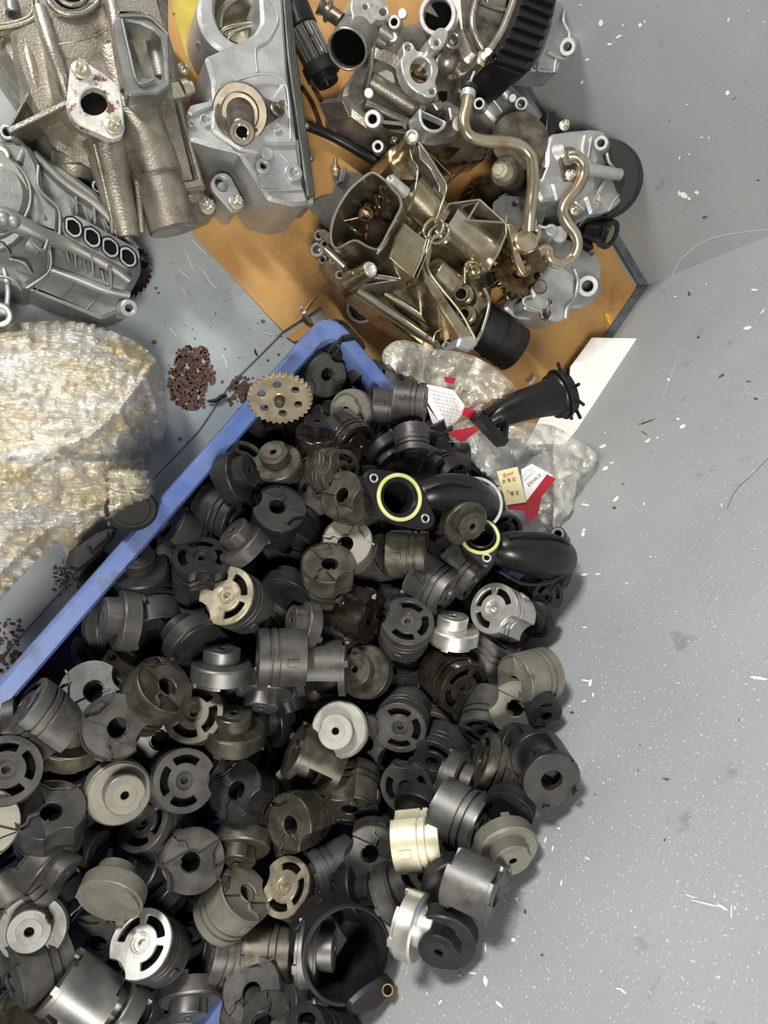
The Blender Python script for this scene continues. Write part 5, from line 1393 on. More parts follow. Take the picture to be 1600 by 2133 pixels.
# ------------------------------------------------------------------ wrapped package on the left
root = thing('wrapped_package', 'bulky package wrapped in crumpled yellowish stretch film at the left edge', 'package', (120, 930, 0))
pk = [(-80, 680), (0, 676), (110, 668), (185, 672), (240, 692), (290, 716), (322, 745), (340, 790), (346, 850), (342, 905), (318, 945), (300, 965), (322, 1005), (318, 1040), (270, 1062), (225, 1100), (190, 1140), (170, 1165), (140, 1160), (120, 1130), (60, 1185), (0, 1250), (-80, 1320)]
FOLDS = [([(0, 1240), (60, 1180), (150, 1120), (240, 1060), (318, 1030)], 9, .016), ([(0, 1190), (90, 1110), (160, 1070), (230, 1040)], 7, .010), ([(120, 940), (180, 990), (250, 1010), (322, 1005)], 7, .014),
         ([(322, 752), (270, 830), (200, 900), (110, 940), (40, 990)], 9, .016), ([(240, 692), (262, 740), (322, 760)], 6, .012), ([(300, 960), (270, 900), (250, 860)], 6, .012), ([(310, 1035), (250, 1020), (180, 1000), (120, 938)], 6, .012),
         ([(0, 700), (90, 705), (180, 700), (250, 730)], 6, .008), ([(0, 740), (100, 735), (200, 745), (280, 790)], 5, .006), ([(20, 1040), (90, 980), (200, 900), (290, 800)], 5, .006), ([(120, 1060), (118, 1000), (112, 945)], 6, .012),
         ([(140, 1160), (175, 1120), (200, 1080)], 6, .01), ([(-20, 1080), (60, 1060), (120, 1040)], 6, .01), ([(300, 780), (325, 840), (330, 900)], 5, .010)]
def segd(x, y, a, b):
    vx, vy = b[0] - a[0], b[1] - a[1]; t = max(0, min(1, ((x - a[0]) * vx + (y - a[1]) * vy) / (vx * vx + vy * vy)))
    return math.hypot(x - a[0] - vx * t, y - a[1] - vy * t)
def pz(x, y, e):
    h = .03 + .135 * (1 - math.exp(-e / 55))
    if y > 960: h = .05 + (.125 - .055 * min(1, (y - 960) / 160)) * (1 - math.exp(-e / 40))
    if x > 225 and y > 980: h = max(h, .07 + .185 * (1 - math.exp(-e / 7)))
    for pts, wd, am in FOLDS:
        d = min(segd(x, y, p, q) for p, q in zip(pts, pts[1:]))
        if d < wd * 2.5: h += am * math.exp(-(d / wd) ** 2)
    return h
mb = sheet(pk, pz, .009, 26, 5, 12)
mb.build('film_skin', 'wrap_film', root, smooth=75)
mb = MB(); mb.plate([(90 + (x - 90) * .88, 890 + (y - 890) * .80) for x, y in cr_smooth(pk, 2)], .075, .075, bev=.02); mb.build('wrapped_core', 'cast_clean', root)
# rubber discs under the package
root = thing('rubber_disc', 'black round rubber disc sticking out under the wrapped package onto the crate rim', 'rubber disc', (270, 1055, .15))
mb = MB(); mb.plate(circ(275, 1060, 56, 40, 46), .229, .012, bev=.003); mb.plate(circ(275, 1060, 40, 30, 34), .2305, .004, bev=.001); mb.build('disc_rim', 'black_rubber', root)
mb = MB(); mb.plate(rnd([(150, 1150), (205, 1110), (245, 1095), (240, 1120), (200, 1165), (165, 1192), (140, 1185)], 6), .15, .05, bev=.004); mb.plate(rnd([(180, 1135), (225, 1105), (232, 1118), (190, 1155)], 4), .16, .02, bev=.003)
tag(mb.build('rubber_block', 'black_rubber', org=V(190, 1145, 0)), 'black moulded block between wrapped package and crate rim', 'block')
# ------------------------------------------------------------------ the pistons: two kinds, each with parts, built once per finish
PR = 0.0295                       # radius
PL = 0.047                        # body length
I4 = Matrix.Identity(4)
def bite(r, n=44, depth_=0.20, half=25):
    """circle with a concave arc bitten out at angle 0"""
    o = []
    for i in range(n + 1):
        a = radians(half + (360 - 2 * half) * i / n); o.append((r * cos(a), r * sin(a)))
    x, y = r * cos(radians(half)), r * sin(radians(half))
    R = y / sin(radians(42))
    c = x + R * cos(radians(42))
    for i in range(1, 9):
        a = radians(180 + 42 - 84 * i / 9); o.append((c + R * cos(a), R * sin(a)))
    return o
def arcslot(r, w, a0, a1, n=9):
    o = [( (r + w) * cos(radians(a0 + (a1 - a0) * i / n)), (r + w) * sin(radians(a0 + (a1 - a0) * i / n))) for i in range(n + 1)]
    o += [( (r - w) * cos(radians(a1 - (a1 - a0) * i / n)), (r - w) * sin(radians(a1 - (a1 - a0) * i / n))) for i in range(n + 1)]
    return rnd(o, w * 0.9, 2)
def slit(pts, w):
    P = [Vector(p) for p in pts]; a = []; b = []
    for i, p in enumerate(P):
        t = (P[min(i + 1, len(P) - 1)] - P[max(i - 1, 0)]).normalized(); s = Vector((-t.y, t.x)) * w
        a.append(tuple(p + s)); b.append(tuple(p - s))
    return a + b[::-1]
R_ = PR
def body_mesh():
    mb = MB()
    # skirt, grooves, crown land (axis +z = slotted crown, z 0 = plain end)
    mb.prism(bite(R_), [circ(0.002, 0.0, R_ * 0.30, 24)], I4, 0.003, PL * 0.56, 0.0006)
    mb.prism(bite(R_ * 0.93), [], I4, PL * 0.55, PL * 0.62, 0.0)
    mb.prism(bite(R_), [], I4, PL * 0.61, PL * 0.72, 0.0006)
    mb.prism(bite(R_ * 0.91), [], I4, PL * 0.70, PL * 0.79, 0.0)
    mb.prism(bite(R_), [circ(0, 0, R_ * 0.82, 36)], I4, PL * 0.78, PL * 0.935, 0.0)
    mb.prism(bite(R_ * 0.9), [], I4, PL * 0.77, PL * 0.80, 0.0)
    # oblong key block on the flank
    mb.prism(rnd([(-0.004, R_ - 0.003), (0.004, R_ - 0.003), (0.004, R_ + 0.0016), (-0.004, R_ + 0.0016)], 0.001, 2), [], I4, PL * 0.18, PL * 0.42, 0.0006)
    return mb
def crown_mesh():
    mb = MB()
    s = [arcslot(R_ * 0.66, R_ * 0.125, 54, 124), arcslot(R_ * 0.66, R_ * 0.125, 144, 216), arcslot(R_ * 0.66, R_ * 0.125, 236, 306)]
    mb.prism(bite(R_ * 0.995), s + [circ(0, 0, R_ * 0.29, 26)], I4, PL * 0.92, PL, 0.0006)
    return mb
def hub_mesh():
    mb = MB()
    mb.lathe([(0.0, PL * .80), (R_ * 0.31, PL * 0.80), (R_ * 0.31, PL * 0.965), (R_ * 0.25, PL * 0.965), (R_ * 0.23, PL * 0.93), (R_ * 0.13, PL * 0.93), (R_ * 0.13, PL * 0.82), (0, PL * 0.82)], I4, 26)
    return mb
def cavity_mesh():  # dark disc under the crown slots, its shade painted in
    mb = MB()
    mb.prism(bite(R_ * 0.80), [circ(0, 0, R_ * 0.34, 26)], I4, PL * 0.80, PL * 0.83, 0.0)
    return mb
def base_mesh():
    mb = MB()
    hc = circ(0.003, 0, R_ * 0.31, 30)
    sl = [slit([(-R_ * 0.45, R_ * 0.99), (-R_ * 0.40, R_ * 0.62), (-R_ * 0.52, R_ * 0.45), (-R_ * 0.62, R_ * 0.18), (-R_ * .93, -R_ * .05)], 0.00045),
          slit([(R_ * 0.02, -R_ * 0.36), (R_ * 0.02, -R_ * 0.60), (R_ * 0.20, -R_ * .70), (R_ * 0.26, -R_ * 0.9)], 0.00055)]
    Mx = Matrix.Translation((0, 0, 0.0038)) @ Matrix.Rotation(pi, 4, 'X')
    mb.prism(bite(R_ * 0.995), [hc] + sl, Mx, 0, 0.0038, 0.0005)
    mb.prism([(R_ * q[0], R_ * q[1]) for q in ((-0.75, 0.62), (-0.5, 0.55), (-0.42, 0.72), (-0.58, 0.80))], [], Mx, 0.0036, 0.0044, 0.0003)
    mb.prism(slit([(R_ * 0.55, -R_ * 0.2), (R_ * 0.32, -R_ * 0.16)], 0.0011), [], Mx, 0.0036, 0.0045, 0.0003)
    mb.lathe([(0, -0.0001), (R_ * 0.055, -0.0001), (R_ * 0.055, -0.0006), (0, -0.0006)], Matrix.Translation((-R_ * 0.5, -R_ * 0.62, 0.0003)), 12)
    return mb
def bore_mesh():  # dark cup that paints the shade down the end hole
    mb = MB()
    mb.lathe([(0, 0.016), (R_ * 0.30, 0.016), (R_ * 0.305, 0.0022)], Matrix.Translation((0.003, 0, 0)), 26)
    return mb
# the stepped cap: wide flange with an off-centre boss (axis +z = boss end)
FT, BT = 0.0165, 0.030
def flange_mesh():
    mb = MB()
    mb.lathe([(0, 0.0), (R_ * 0.98, 0.0), (R_, 0.0006), (R_, FT - 0.0022), (R_ * 0.955, FT - 0.0012), (R_ * 0.94, FT), (0, FT)], I4, 44)
    for a in (20, 150, 265):
        q = Matrix.Rotation(radians(a), 4, 'Z')
        mb.prism(rnd([(R_ * 0.80, -0.0042), (R_ * 0.985, -0.0042), (R_ * 0.985, 0.0042), (R_ * 0.80, 0.0042)], 0.001, 2), [], q, -0.0042, 0.002, 0.0)
    mb.prism(circ(0, 0, R_ * 0.92, 36, a0=200, a1=330) , [], I4, -0.003, 0.001)
    return mb
def boss_mesh():
    mb = MB(); M = Matrix.Translation((-0.0035, 0.001, 0)); r = R_ * 0.615
    o = [(r * cos(radians(a)), r * sin(radians(a))) for a in range(0, 360, 8)]
    key = Vector((r, 0))
    o2 = [(-r * 0.995, 0)]
    o = []
    for a in range(0, 360, 8):
        k = 1.0 if not (80 <= a <= 96) else 0.90
        o.append((r * k * cos(radians(a)), r * k * sin(radians(a))))
    mb.prism(o, [circ(0.0004, 0, R_ * 0.125, 18)], M, FT - 0.001, BT, 0.0009)
    return mb
def bossbore_mesh():  # dark disc added so the boss hole reads as shaded
    mb = MB(); M = Matrix.Translation((-0.0035, 0.001, 0))
    mb.lathe([(0, BT - 0.005), (R_ * 0.124, BT - 0.005), (R_ * 0.124, BT - 0.0014)], M @ Matrix.Translation((0.0004, 0, 0)), 18)
    return mb
def washer_mesh():
    mb = MB(); M = Matrix.Translation((-0.0035, 0.001, 0))
    mb.prism(circ(0, 0, R_ * 0.36, 30), [circ(0.0004, 0, R_ * 0.14, 18)], M, BT - 0.0005, BT + 0.00025, 0.0002)
    return mb
# open half-shell bridge piece with notched rims and inner ribs (axis +z)
def shell_mesh():
    mb = MB(); L = 0.050
    a0, a1 = -105, 105
    n = 26
    outer = [(R_ * cos(radians(a0 + (a1 - a0) * i / n)), R_ * sin(radians(a0 + (a1 - a0) * i / n))) for i in range(n + 1)]
    inner = [(R_ * 0.80 * cos(radians(a1 - (a1 - a0) * i / n)), R_ * 0.80 * sin(radians(a1 - (a1 - a0) * i / n))) for i in range(n + 1)]
    mb.prism(outer + inner, [], I4, 0.004, L - 0.004, 0.0006)
    for z0, z1 in ((0.0, 0.0075), (L - 0.0075, L)):
        k = 0.99
        mb.prism(bite(R_ * k, 40), [circ(0, 0, R_ * 0.36, 24)], I4, z0, z1, 0.0007)
    for a in (-70, 0, 70):
        q = Matrix.Rotation(radians(a), 4, 'Z')
        mb.prism([(R_ * .9, -0.0035), (R_ * 1.0, -0.0035), (R_ * 1.0, 0.0035), (R_ * .9, 0.0035)], [], q, L - 0.001, L + 0.0035, 0.0004)
    for a in (-45, 45):
        q = Matrix.Rotation(radians(a), 4, 'Z')
        mb.prism([(R_ * .45, -0.002), (R_ * .85, -0.002), (R_ * .85, 0.002), (R_ * .45, 0.002)], [], q, 0.006, L - 0.006, 0.0004)
    return mb
def rib_mesh():
    mb = MB(); L = 0.050
    mb.prism(rnd([(-R_ * 0.5, -0.004), (R_ * 0.5, -0.004), (R_ * 0.5, 0.004), (-R_ * 0.5, 0.004)], 0.001, 2), [], Matrix.Translation((R_ * 0.2, 0, 0)), 0.018, 0.032, 0.0006)
    return mb

def mesh_of(mb, name, mats_, smooth=34):
    o = mb.build(name, mats_, None, smooth); me = o.data; bpy.data.objects.remove(o); return me
GEO = {'body': body_mesh(), 'crown': crown_mesh(), 'hub': hub_mesh(), 'cavity': cavity_mesh(), 'base': base_mesh(), 'bore': bore_mesh(),
       'flange': flange_mesh(), 'boss': boss_mesh(), 'washer': washer_mesh(), 'bossbore': bossbore_mesh(), 'shell': shell_mesh(), 'rib': rib_mesh()}
KIND = {'A': [('body', 'piston_body'), ('crown', 'slotted_crown'), ('hub', 'crown_hub'), ('cavity', 'slot_shade_disc'), ('base', 'base_plate'), ('bore', 'bore_shade_cup')],
        'B': [('flange', 'flange'), ('boss', 'boss'), ('washer', 'boss_face'), ('bossbore', 'boss_bore')],
        'C': [('shell', 'half_shell'), ('rib', 'inner_rib')]}
NAMES = {'A': 'slotted_piston', 'B': 'stepped_piston', 'C': 'bridge_piece'}
PROTO = {}
def proto(kind, m, face=None):
    key = (kind, m, face)
    if key in PROTO: return PROTO[key]
    L = []
    for g, nm in KIND[kind]:
        mm = m
        if g in ('bore', 'cavity', 'bossbore'): mm = 'bore_shade'
        if face and g in ('crown', 'hub', 'washer'): mm = face
        k2 = (g, mm)
        if k2 not in PROTO: PROTO[k2] = mesh_of(GEO[g], nm, mm)
        L.append((nm, PROTO[k2]))
    PROTO[key] = L
    return L

def heap_z(x, y):
    """height of the heap's surface under a picture point"""
    z = 0.238 + 0.085 * min(1, max(0, (x - 480) / 620))
    if y < 1000: z -= 0.05 * (1000 - y) / 220
    z = max(z, .17)
    if x < 420: z += 0.012 * (420 - x) / 420
    rim = 0.647 * (y - 745) / 0.762            # left rim line x at this y
    d = x - (590 - 0.849 * (y - 745))
    if d < 170: z -= 0.045 * (1 - max(0, d) / 170)
    # keep clear of the right wall
    for _ in range(40):
        if (V(x, y, z) - C0).dot(nB) > 0.036: break
        z += 0.006
    return z
HEAP = []; CENT = []
def piston(x, y, face, ang, tilt, roll, m, label, dz=0.0, face_m=None, group=None, size=1.0, push=None):
    """x, y: picture centre of the end turned towards the viewer; ang: where it leans in the picture; tilt from the line of sight"""
    kind = {'S': 'A', 'H': 'A', 'B': 'B', 'U': 'B', 'C': 'C'}[face]
    z = heap_z(x, y) + dz
    cl_ = lambda v: min(1, max(0, v))
    if size == 1.0: size = 1.02 - .13 * cl_((x - 450) / 600) - .13 * cl_((1250 - y) / 350)
    P = V(x, y, z)
    if (P - C0).dot(nB) < 0.012: 
        while (P - C0).dot(nB) < 0.012: z += 0.004; P = V(x, y, z)
    tow = (CAM - P).normalized()
    side = (cx * cos(radians(ang)) - cy * sin(radians(ang)))      # picture y runs down
    side = (side - tow * side.dot(tow)).normalized()
    axis = tow * cos(radians(tilt)) + side * sin(radians(tilt))
    q = axis.to_track_quat('Z', 'Y').to_matrix()
    # roll: put the local x (the bite) at picture angle `roll`
    want = (cx * cos(radians(roll)) - cy * sin(radians(roll)))
    want = want - axis * want.dot(axis)
    if want.length < 1e-3: want = q.col[0]
    want.normalize()
    if face in 'HU':
        Zl = -axis; end = 0.0
    else:
        Zl = axis; end = {'S': PL, 'B': BT, 'C': 0.050}[face]
    Xl = want; Yl = Zl.cross(Xl)
    M = Matrix((Xl, Yl, Zl)).transposed()
    loc = P - Zl * end * size
    # push off the wall if the far side would enter it
    far = min(((loc + Zl * k - C0).dot(nB) - R_ * math.sqrt(max(0, 1 - Zl.dot(nB) ** 2))) for k in (0, size * (PL if kind == 'A' else BT if kind == 'B' else 0.05)))
    if far < 0.003:
        # slide along the line of sight until clear
        st = tow * ((0.003 - far) / max(0.15, tow.dot(nB))); loc += st; 
    mid = Zl * {'A': PL / 2, 'B': BT / 2 - .002, 'C': .025}[kind]
    if push:                      # sink along the line of sight until it clears its neighbours
        k = 0.0
        while k < push[1]:
            c_ = loc - tow * k + mid
            if c_.z < .035 or (c_ - C0).dot(nB) < .034: 
                if k == 0: break
                k -= .003; break
            if all((c_ - q).length > push[0] for q in CENT): break
            k += .003
        else:
            if push[1] > .1: return None
        if push[1] > .1 and not all((loc - tow * k + mid - q).length > push[0] * .93 for q in CENT): return None
        loc -= tow * k
    CENT.append(loc + mid)
    o = bpy.data.objects.new(NAMES[kind], None); col.objects.link(o); o.empty_display_size = 0.01
    o.matrix_world = Matrix.Translation(loc) @ M.to_4x4() @ Matrix.Scale(size, 4)
    last = {}
    for nm, me in proto(kind, m, face_m):
        c = bpy.data.objects.new(nm, me); col.objects.link(c)
        c.parent = last.get({'crown_hub': 'slotted_crown', 'slot_shade_disc': 'slotted_crown', 'bore_shade_cup': 'base_plate', 'boss_face': 'boss', 'boss_bore': 'boss'}.get(nm), o); last[nm] = c
    o['label'] = label; o['category'] = 'piston'
    if push and push[1] > .1: o['fin'] = m
    o['group'] = group or 'dark metal pistons heaped in the blue crate'
    HEAP.append((x, y, z))
    return o
# x, y, visible end, lean angle, tilt, roll (where the bite points), finish, label, height offset, face finish
K, G, O_, Y_, T_, SD = 'black_coating', 'graphite', 'olive_metal', 'oily_black', 'taupe_coating', 'steel_dark'
PIECES = [
 # top corner of the crate
 (722, 742, 'H', 50, 42, 20, K, 'black piston with a concave flank wedged in the top corner of the blue crate', 0.0, None, .85),
 (680, 784, 'H', 35, 28, 300, G, 'black piston with big round hole, topmost disc inside the crate corner', 0.0),
 (722, 858, 'B', 165, 20, 60, T_, 'mid grey stepped piston with small centre hole just right of the toothed sprocket', -0.0, None, 0.8),
 (887, 838, 'S', 5, 84, 300, G, 'black grooved piston lying sideways on the right rim of the crate below the clear bag', 0.012, None, 0.72),
 (772, 843, 'H', 185, 84, 250, G, 'narrow black piston body lying sideways between grey stepped piston and crate rim', -0.008, None, 0.68),
 (556, 880, 'H', 90, 42, 30, K, 'black piston disc with chevron seams tucked under the toothed sprocket', -0.01),
 (664, 878, 'B', 272, 58, 60, Y_, 'oil-soaked stepped piston standing right below the toothed sprocket', 0.0, None, 0.84),
 (745, 926, 'S', 45, 48, 45, Y_, 'small oily slotted piston leaning below the grey stepped piston', 0.0, None, 0.78),
 (815, 955, 'B', 50, 76, 0, G, 'grey-black stepped piston lying slanted under the sideways grooved piston', -0.006, None, 0.72),
 (862, 948, 'S', 85, 66, 0, G, 'black grooved piston hanging crown-down at the right crate rim', 0.0, None, 0.66),
 (505, 962, 'S', 300, 32, 200, 'pale_grey', 'pale silver slotted crown peeking out at the left crate rim', -0.02),
 (570, 945, 'B', 248, 44, 60, O_, 'olive grey stepped piston with centre hole facing up near the left rim', 0.0),
 (522, 985, 'B', 345, 62, 90, K, 'black stepped piston pointing right beside the pale silver crown', 0.008),
 (440, 1010, 'H', 165, 70, 60, K, 'black piston body at the left rim behind the right-pointing stepped piston', -0.022),
 (712, 985, 'S', 15, 42, 200, O_, 'dark ringed piston half hidden left of the large black flanged elbow', -0.014),
 (708, 1030, 'H', 205, 42, 20, O_, 'brownish oily piston disc with hole directly left of the yellow-ringed flange', 0.0),
 (583, 1057, 'H', 285, 30, 200, K, 'black piston disc with chevron seams leaning up in the upper middle of the heap', 0.0),
 (722, 1128, 'H', 230, 18, 120, 'taupe_coating', 'plain grey-green disc with big hole, partly covered by a brown seamed disc', -0.012),
 (684, 1170, 'H', 275, 42, 60, O_, 'brown seamed disc lying over the plain grey-green disc', 0.006),
 (597, 1145, 'H', 110, 48, 200, K, 'black disc with wide hole deep between the two seamed discs', -0.02),
 (478, 1108, 'B', 225, 72, 120, G, 'dark stepped piston with key slot pointing up-left below the black body at the left rim', -0.006),
 (420, 1158, 'S', 272, 46, 90, K, 'black slotted piston lying flat beside the keyed stepped piston', -0.008),
 (470, 1240, 'S', 205, 32, 145, G, 'dark slotted piston with brass-coloured crown, left half of the heap', 0.01, 'brass_face'),
 (287, 1160, 'B', 262, 42, 60, K, 'black stepped piston with boss up beside the middle of the left crate rim', 0.0),
 (345, 1100, 'H', 215, 66, 60, K, 'black piston body in the shade close to the left rim', -0.02),
 (212, 1290, 'B', 182, 74, 90, G, 'dark stepped piston pointing left under the left crate rim', -0.012),
 (325, 1318, 'H', 80, 62, 90, K, 'dark piston lying in the gap below the boss-up stepped piston', -0.02),
 (410, 1345, 'U', 50, 58, 30, K, 'black flange rim turned down left below the brass-coloured crown', -0.004),
 (592, 1248, 'U', 110, 52, 60, K, 'black open flange leaning right of the brass-coloured crown', -0.014),
 (668, 1245, 'B', 50, 78, 60, SD, 'light steel stepped piston glinting between dark discs in the upper middle', -0.02, None, 0.7),
 (606, 1296, 'B', 188, 66, 40, G, 'worn dark stepped piston pointing left above the large sideways piston', 0.0, None, 0.82),
 (775, 1288, 'H', 20, 62, 200, Y_, 'oily black piston above the brown stepped piston', -0.01),
 (850, 1292, 'S', 285, 28, 200, G, 'dark slotted piston with two ring grooves right of the heap centre', 0.008),
 (936, 1238, 'S', 35, 74, 300, SD, 'bright steel grooved piston lying slanted below the flanged elbow', 0.0),
 (992, 1212, 'S', 40, 78, 300, G, 'dark piston body between the steel grooved piston and the lower elbow', -0.01),
 (890, 1155, 'S', 2, 84, 250, O_, 'olive brown piston lying level below the large yellow-ringed flange', -0.01),
 (950, 1284, 'B', 278, 70, 60, 'silver_bare', 'bare silver stepped piston tucked under the bright steel piston', 0.006, None, 0.9),
 (1026, 1266, 'S', 205, 34, 40, 'silver_bare', 'shiny bare silver slotted piston, brightest in the heap near the wall', 0.012, None, 0.93),
 (1110, 1300, 'B', 125, 30, 60, K, 'black stepped piston right beside the shiny silver slotted piston', 0.0, None, 0.72),
 (1142, 1245, 'S', 20, 40, 60, K, 'black slotted piston behind the black stepped one under the lower elbow', -0.012, None, 0.72),
 (1045, 1332, 'S', 305, 70, 60, SD, 'dark steel grooved piston pointing up-right under the shiny silver piston', -0.006),
 (1072, 1420, 'H', 165, 52, 100, T_, 'matte taupe piston with hole facing down-left at the right edge of the heap', 0.035, None, 1.0),
 (1078, 1478, 'H', 100, 22, 200, T_, 'pale taupe disc lying under the matte taupe piston', -0.01, None, 0.95),
 (968, 1436, 'S', 42, 46, 60, Y_, 'oily brown-black slotted piston leaning right in the right part of the heap', 0.02, None, 0.98),
 (744, 1396, 'B', 190, 26, 0, O_, 'brown stepped piston with centre hole right of the long sideways pistons', 0.0),
 (536, 1370, 'S', 180, 86, 90, G, 'large ringed piston lying level in the centre of the heap', 0.004),
 (722, 1392, 'C', 0, 86, 270, G, 'keyed half-shell lying level against the large ringed piston', -0.004),
 (465, 1352, 'B', 275, 72, 90, SD, 'steel-sheened stepped piston with key slot standing left of the large ringed piston', 0.004),
 (548, 1478, 'B', 95, 72, 60, SD, 'steel disc edge showing in the gap under the large ringed piston', -0.014),
 (492, 1488, 'B', 272, 60, 60, O_, 'brown-grey stepped piston standing upright with tabs below the steel disc edge', 0.008),
 (702, 1517, 'B', 200, 10, 280, 'pale_grey', 'pale grey stepped piston with centre hole facing straight up at the heap centre', 0.016),
 (757, 1545, 'H', 150, 25, 30, G, 'dark seamed disc just showing behind the pale grey stepped piston', -0.02),
 (832, 1517, 'S', 110, 30, 180, G, 'dark slotted piston right of the pale grey stepped piston', 0.01),
 (905, 1530, 'S', 120, 40, 200, G, 'ringed piston stacked behind the slotted piston right of the pale grey one', -0.03),
 (902, 1592, 'S', 120, 42, 200, G, 'ringed piston stacked between two slotted pistons in the right middle', -0.03),
 (846, 1642, 'S', 125, 26, 262, G, 'dark slotted piston whose bite faces up, lower of two in a column', 0.012),
 (612, 1560, 'C', 205, 76, 250, O_, 'brass-edged half shell left of the pale grey stepped piston', -0.008),
 (730, 1690, 'H', 95, 62, 260, O_, 'brown-black piston standing hole-down under the pale grey stepped piston', 0.006),
 (487, 1643, 'H', 205, 34, 30, K, 'black disc with double chevron right of the wide slotted piston', 0.0),
 (386, 1626, 'S', 10, 16, 0, G, 'wide slotted piston facing up with its bite to the right, left middle', 0.01),
 (600, 1715, 'H', 160, 42, 30, O_, 'grey-brown disc leaning left with a cylinder body behind it', 0.004),
 (255, 1664, 'B', 60, 22, 120, T_, 'large grey stepped piston with hole facing up in the left part of the heap', 0.01),
 (240, 1514, 'H', 0, 6, 20, G, 'flat dark disc with seams at its lower edge, left part of the heap', 0.014),
 (188, 1441, 'H', 215, 20, 330, K, 'dark disc overlapped by the flat seamed disc at the left', 0.0, None, 1.0),
 (345, 1424, 'H', 318, 46, 30, O_, 'brown oily cup-like piston leaning right above the flat seamed disc', 0.012),
 (280, 1388, 'U', 300, 55, 60, O_, 'dark plate with a hole leaning behind the brown cup-like piston', -0.02),
 (402, 1484, 'S', 215, 18, 200, O_, 'slotted piston half covered by the brown cup-like piston', -0.006),
 (338, 1545, 'H', 90, 20, 200, K, 'black seamed disc in the dark gap right of the flat seamed disc', -0.03),
 (48, 1468, 'S', 215, 74, 60, G, 'dark ringed piston lying slanted at the left below the crate rim', 0.0),
 (150, 1512, 'B', 275, 50, 60, O_, 'brownish stepped piston standing left of the flat seamed disc', -0.012),
 (14, 1602, 'S', 300, 16, 160, G, 'slotted piston cut by the left picture edge', 0.004),
 (105, 1684, 'H', 272, 34, 80, G, 'dark disc with wide hole lying flat left of the large grey stepped piston', 0.004),
 (-38, 1720, 'H', 90, 14, 200, T_, 'grey disc mostly beyond the left picture edge', 0.01),
 (20, 1790, 'H', 235, 76, 60, G, 'dark piston body lying under the disc with the wide hole', -0.014),
 (134, 1828, 'B', 42, 78, 60, G, 'dark stepped piston lying slanted in the lower left', -0.004),
 (205, 1778, 'B', 20, 62, 60, K, 'black stepped piston in the dark gap above the taupe capped piston', -0.024),
 (228, 1878, 'U', 112, 60, 60, T_, 'taupe stepped piston turned base-down over the lower left dark gap', 0.014),
 (403, 1792, 'H', 0, 10, 150, G, 'dark disc with round hole and oily seams, lower middle left', 0.012),
 (497, 1800, 'B', 98, 70, 60, O_, 'brown stepped piston pointing down above the oily black cap', -0.006),
 (513, 1858, 'H', 318, 48, 330, T_, 'taupe-bodied piston with oily black end in the lower middle', 0.006),
 (592, 1846, 'S', 200, 36, 200, G, 'slotted piston with tan crown right of the oily black end', 0.0, 'brass_face'),
 (650, 1832, 'S', 158, 78, 60, SD, 'oil-wet grooved steel piston in the lower middle', 0.0),
 (775, 1782, 'H', 100, 20, 200, G, 'dark disc with round hole left of the ivory piston', 0.022, None, 1.0),
 (924, 1746, 'S', 355, 80, 270, 'ivory_metal', 'ivory coloured piston lying on its side at the lower right', 0.016, None, 1.0),
 (912, 1800, 'S', 45, 18, 30, G, 'dark slotted piston lying under the ivory piston', -0.002, None, 1.0),
 (857, 1842, 'B', 335, 72, 60, G, 'dark stepped piston pointing up-right below the disc left of the ivory piston', -0.006),
 (908, 1946, 'B', 20, 74, 60, 'silver_bare', 'brushed silver stepped piston at the lower right edge of the heap', 0.006),
 (955, 1878, 'B', 70, 35, 60, K, 'black stepped piston between brushed silver piston and the big steel shell', -0.016),
 (915, 1992, 'B', 105, 48, 60, K, 'black stepped piston lowest at the right edge of the heap', -0.02),
 (1036, 1868, 'C', 25, 78, 240, SD, 'big steel-sheened half shell with notched rim at the lower right edge', 0.004, None, 0.8),
 (1070, 1800, 'B', 68, 52, 60, T_, 'grey-olive stepped piston above the big steel half shell', -0.004),
 (1002, 1722, 'S', 28, 78, 60, SD, 'dark steel grooved piston lying right above the ivory piston', 0.0),
 (985, 1640, 'B', 22, 78, 60, G, 'dark stepped piston pointing right, right edge middle', -0.006),
 (1000, 1582, 'S', 200, 74, 60, O_, 'polished ringed piston lying below the taupe pair at the right edge', 0.004),
 (1088, 1562, 'U', 12, 40, 60, K, 'black flange ring leaning right of the polished ringed piston', -0.01, None, 0.8),
 (1150, 1626, 'C', 60, 36, 30, K, 'black open half shell sticking out farthest to the right over the wall', 0.004, None, 0.85),
 (1058, 1692, 'U', 110, 50, 60, K, 'black flange below the sticking-out half shell', -0.014, None, 0.75),
 (1008, 1528, 'S', 105, 62, 60, G, 'dark grooved piston right below the oily leaning slotted piston', -0.012),
 (990, 1482, 'B', 350, 70, 60, SD, 'small steel end showing right of the oily leaning slotted piston', -0.014, None, 0.6),
 (1138, 1490, 'H', 60, 50, 60, K, 'black piece behind the pale taupe disc against the wall', -0.06, None, 0.55),
 (1170, 1210, 'H', 30, 60, 60, K, 'black chunk under the bulge of the lower elbow', -0.01, None, 0.6),
 (905, 1420, 'H', 200, 70, 60, G, 'dark body in the gap left of the oily leaning slotted piston', -0.035, None, 0.8),
 (910, 980, 'B', 30, 66, 60, G, 'grey-black stepped piston near the right rim above the flanged elbow', -0.006, None, 0.7),
 (945, 1000, 'H', 40, 60, 60, K, 'black piece at the right rim above the elbow pipe', -0.02, None, 0.7),
 (1056, 1104, 'S', 40, 20, 60, G, 'slotted piston between the two black elbows', -0.03, None, 0.62),
 (985, 1102, 'B', 40, 42, 60, O_, 'bronze-grey stepped piston resting on the flanged elbow', 0.045, None, 0.82),
 # bottom edge
 (62, 1950, 'B', 110, 22, 60, G, 'large dark stepped piston with hole facing up at the lower left corner', 0.008),
 (200, 1962, 'H', 120, 50, 60, G, 'dark disc under the taupe capped piston in the lower left', -0.03),
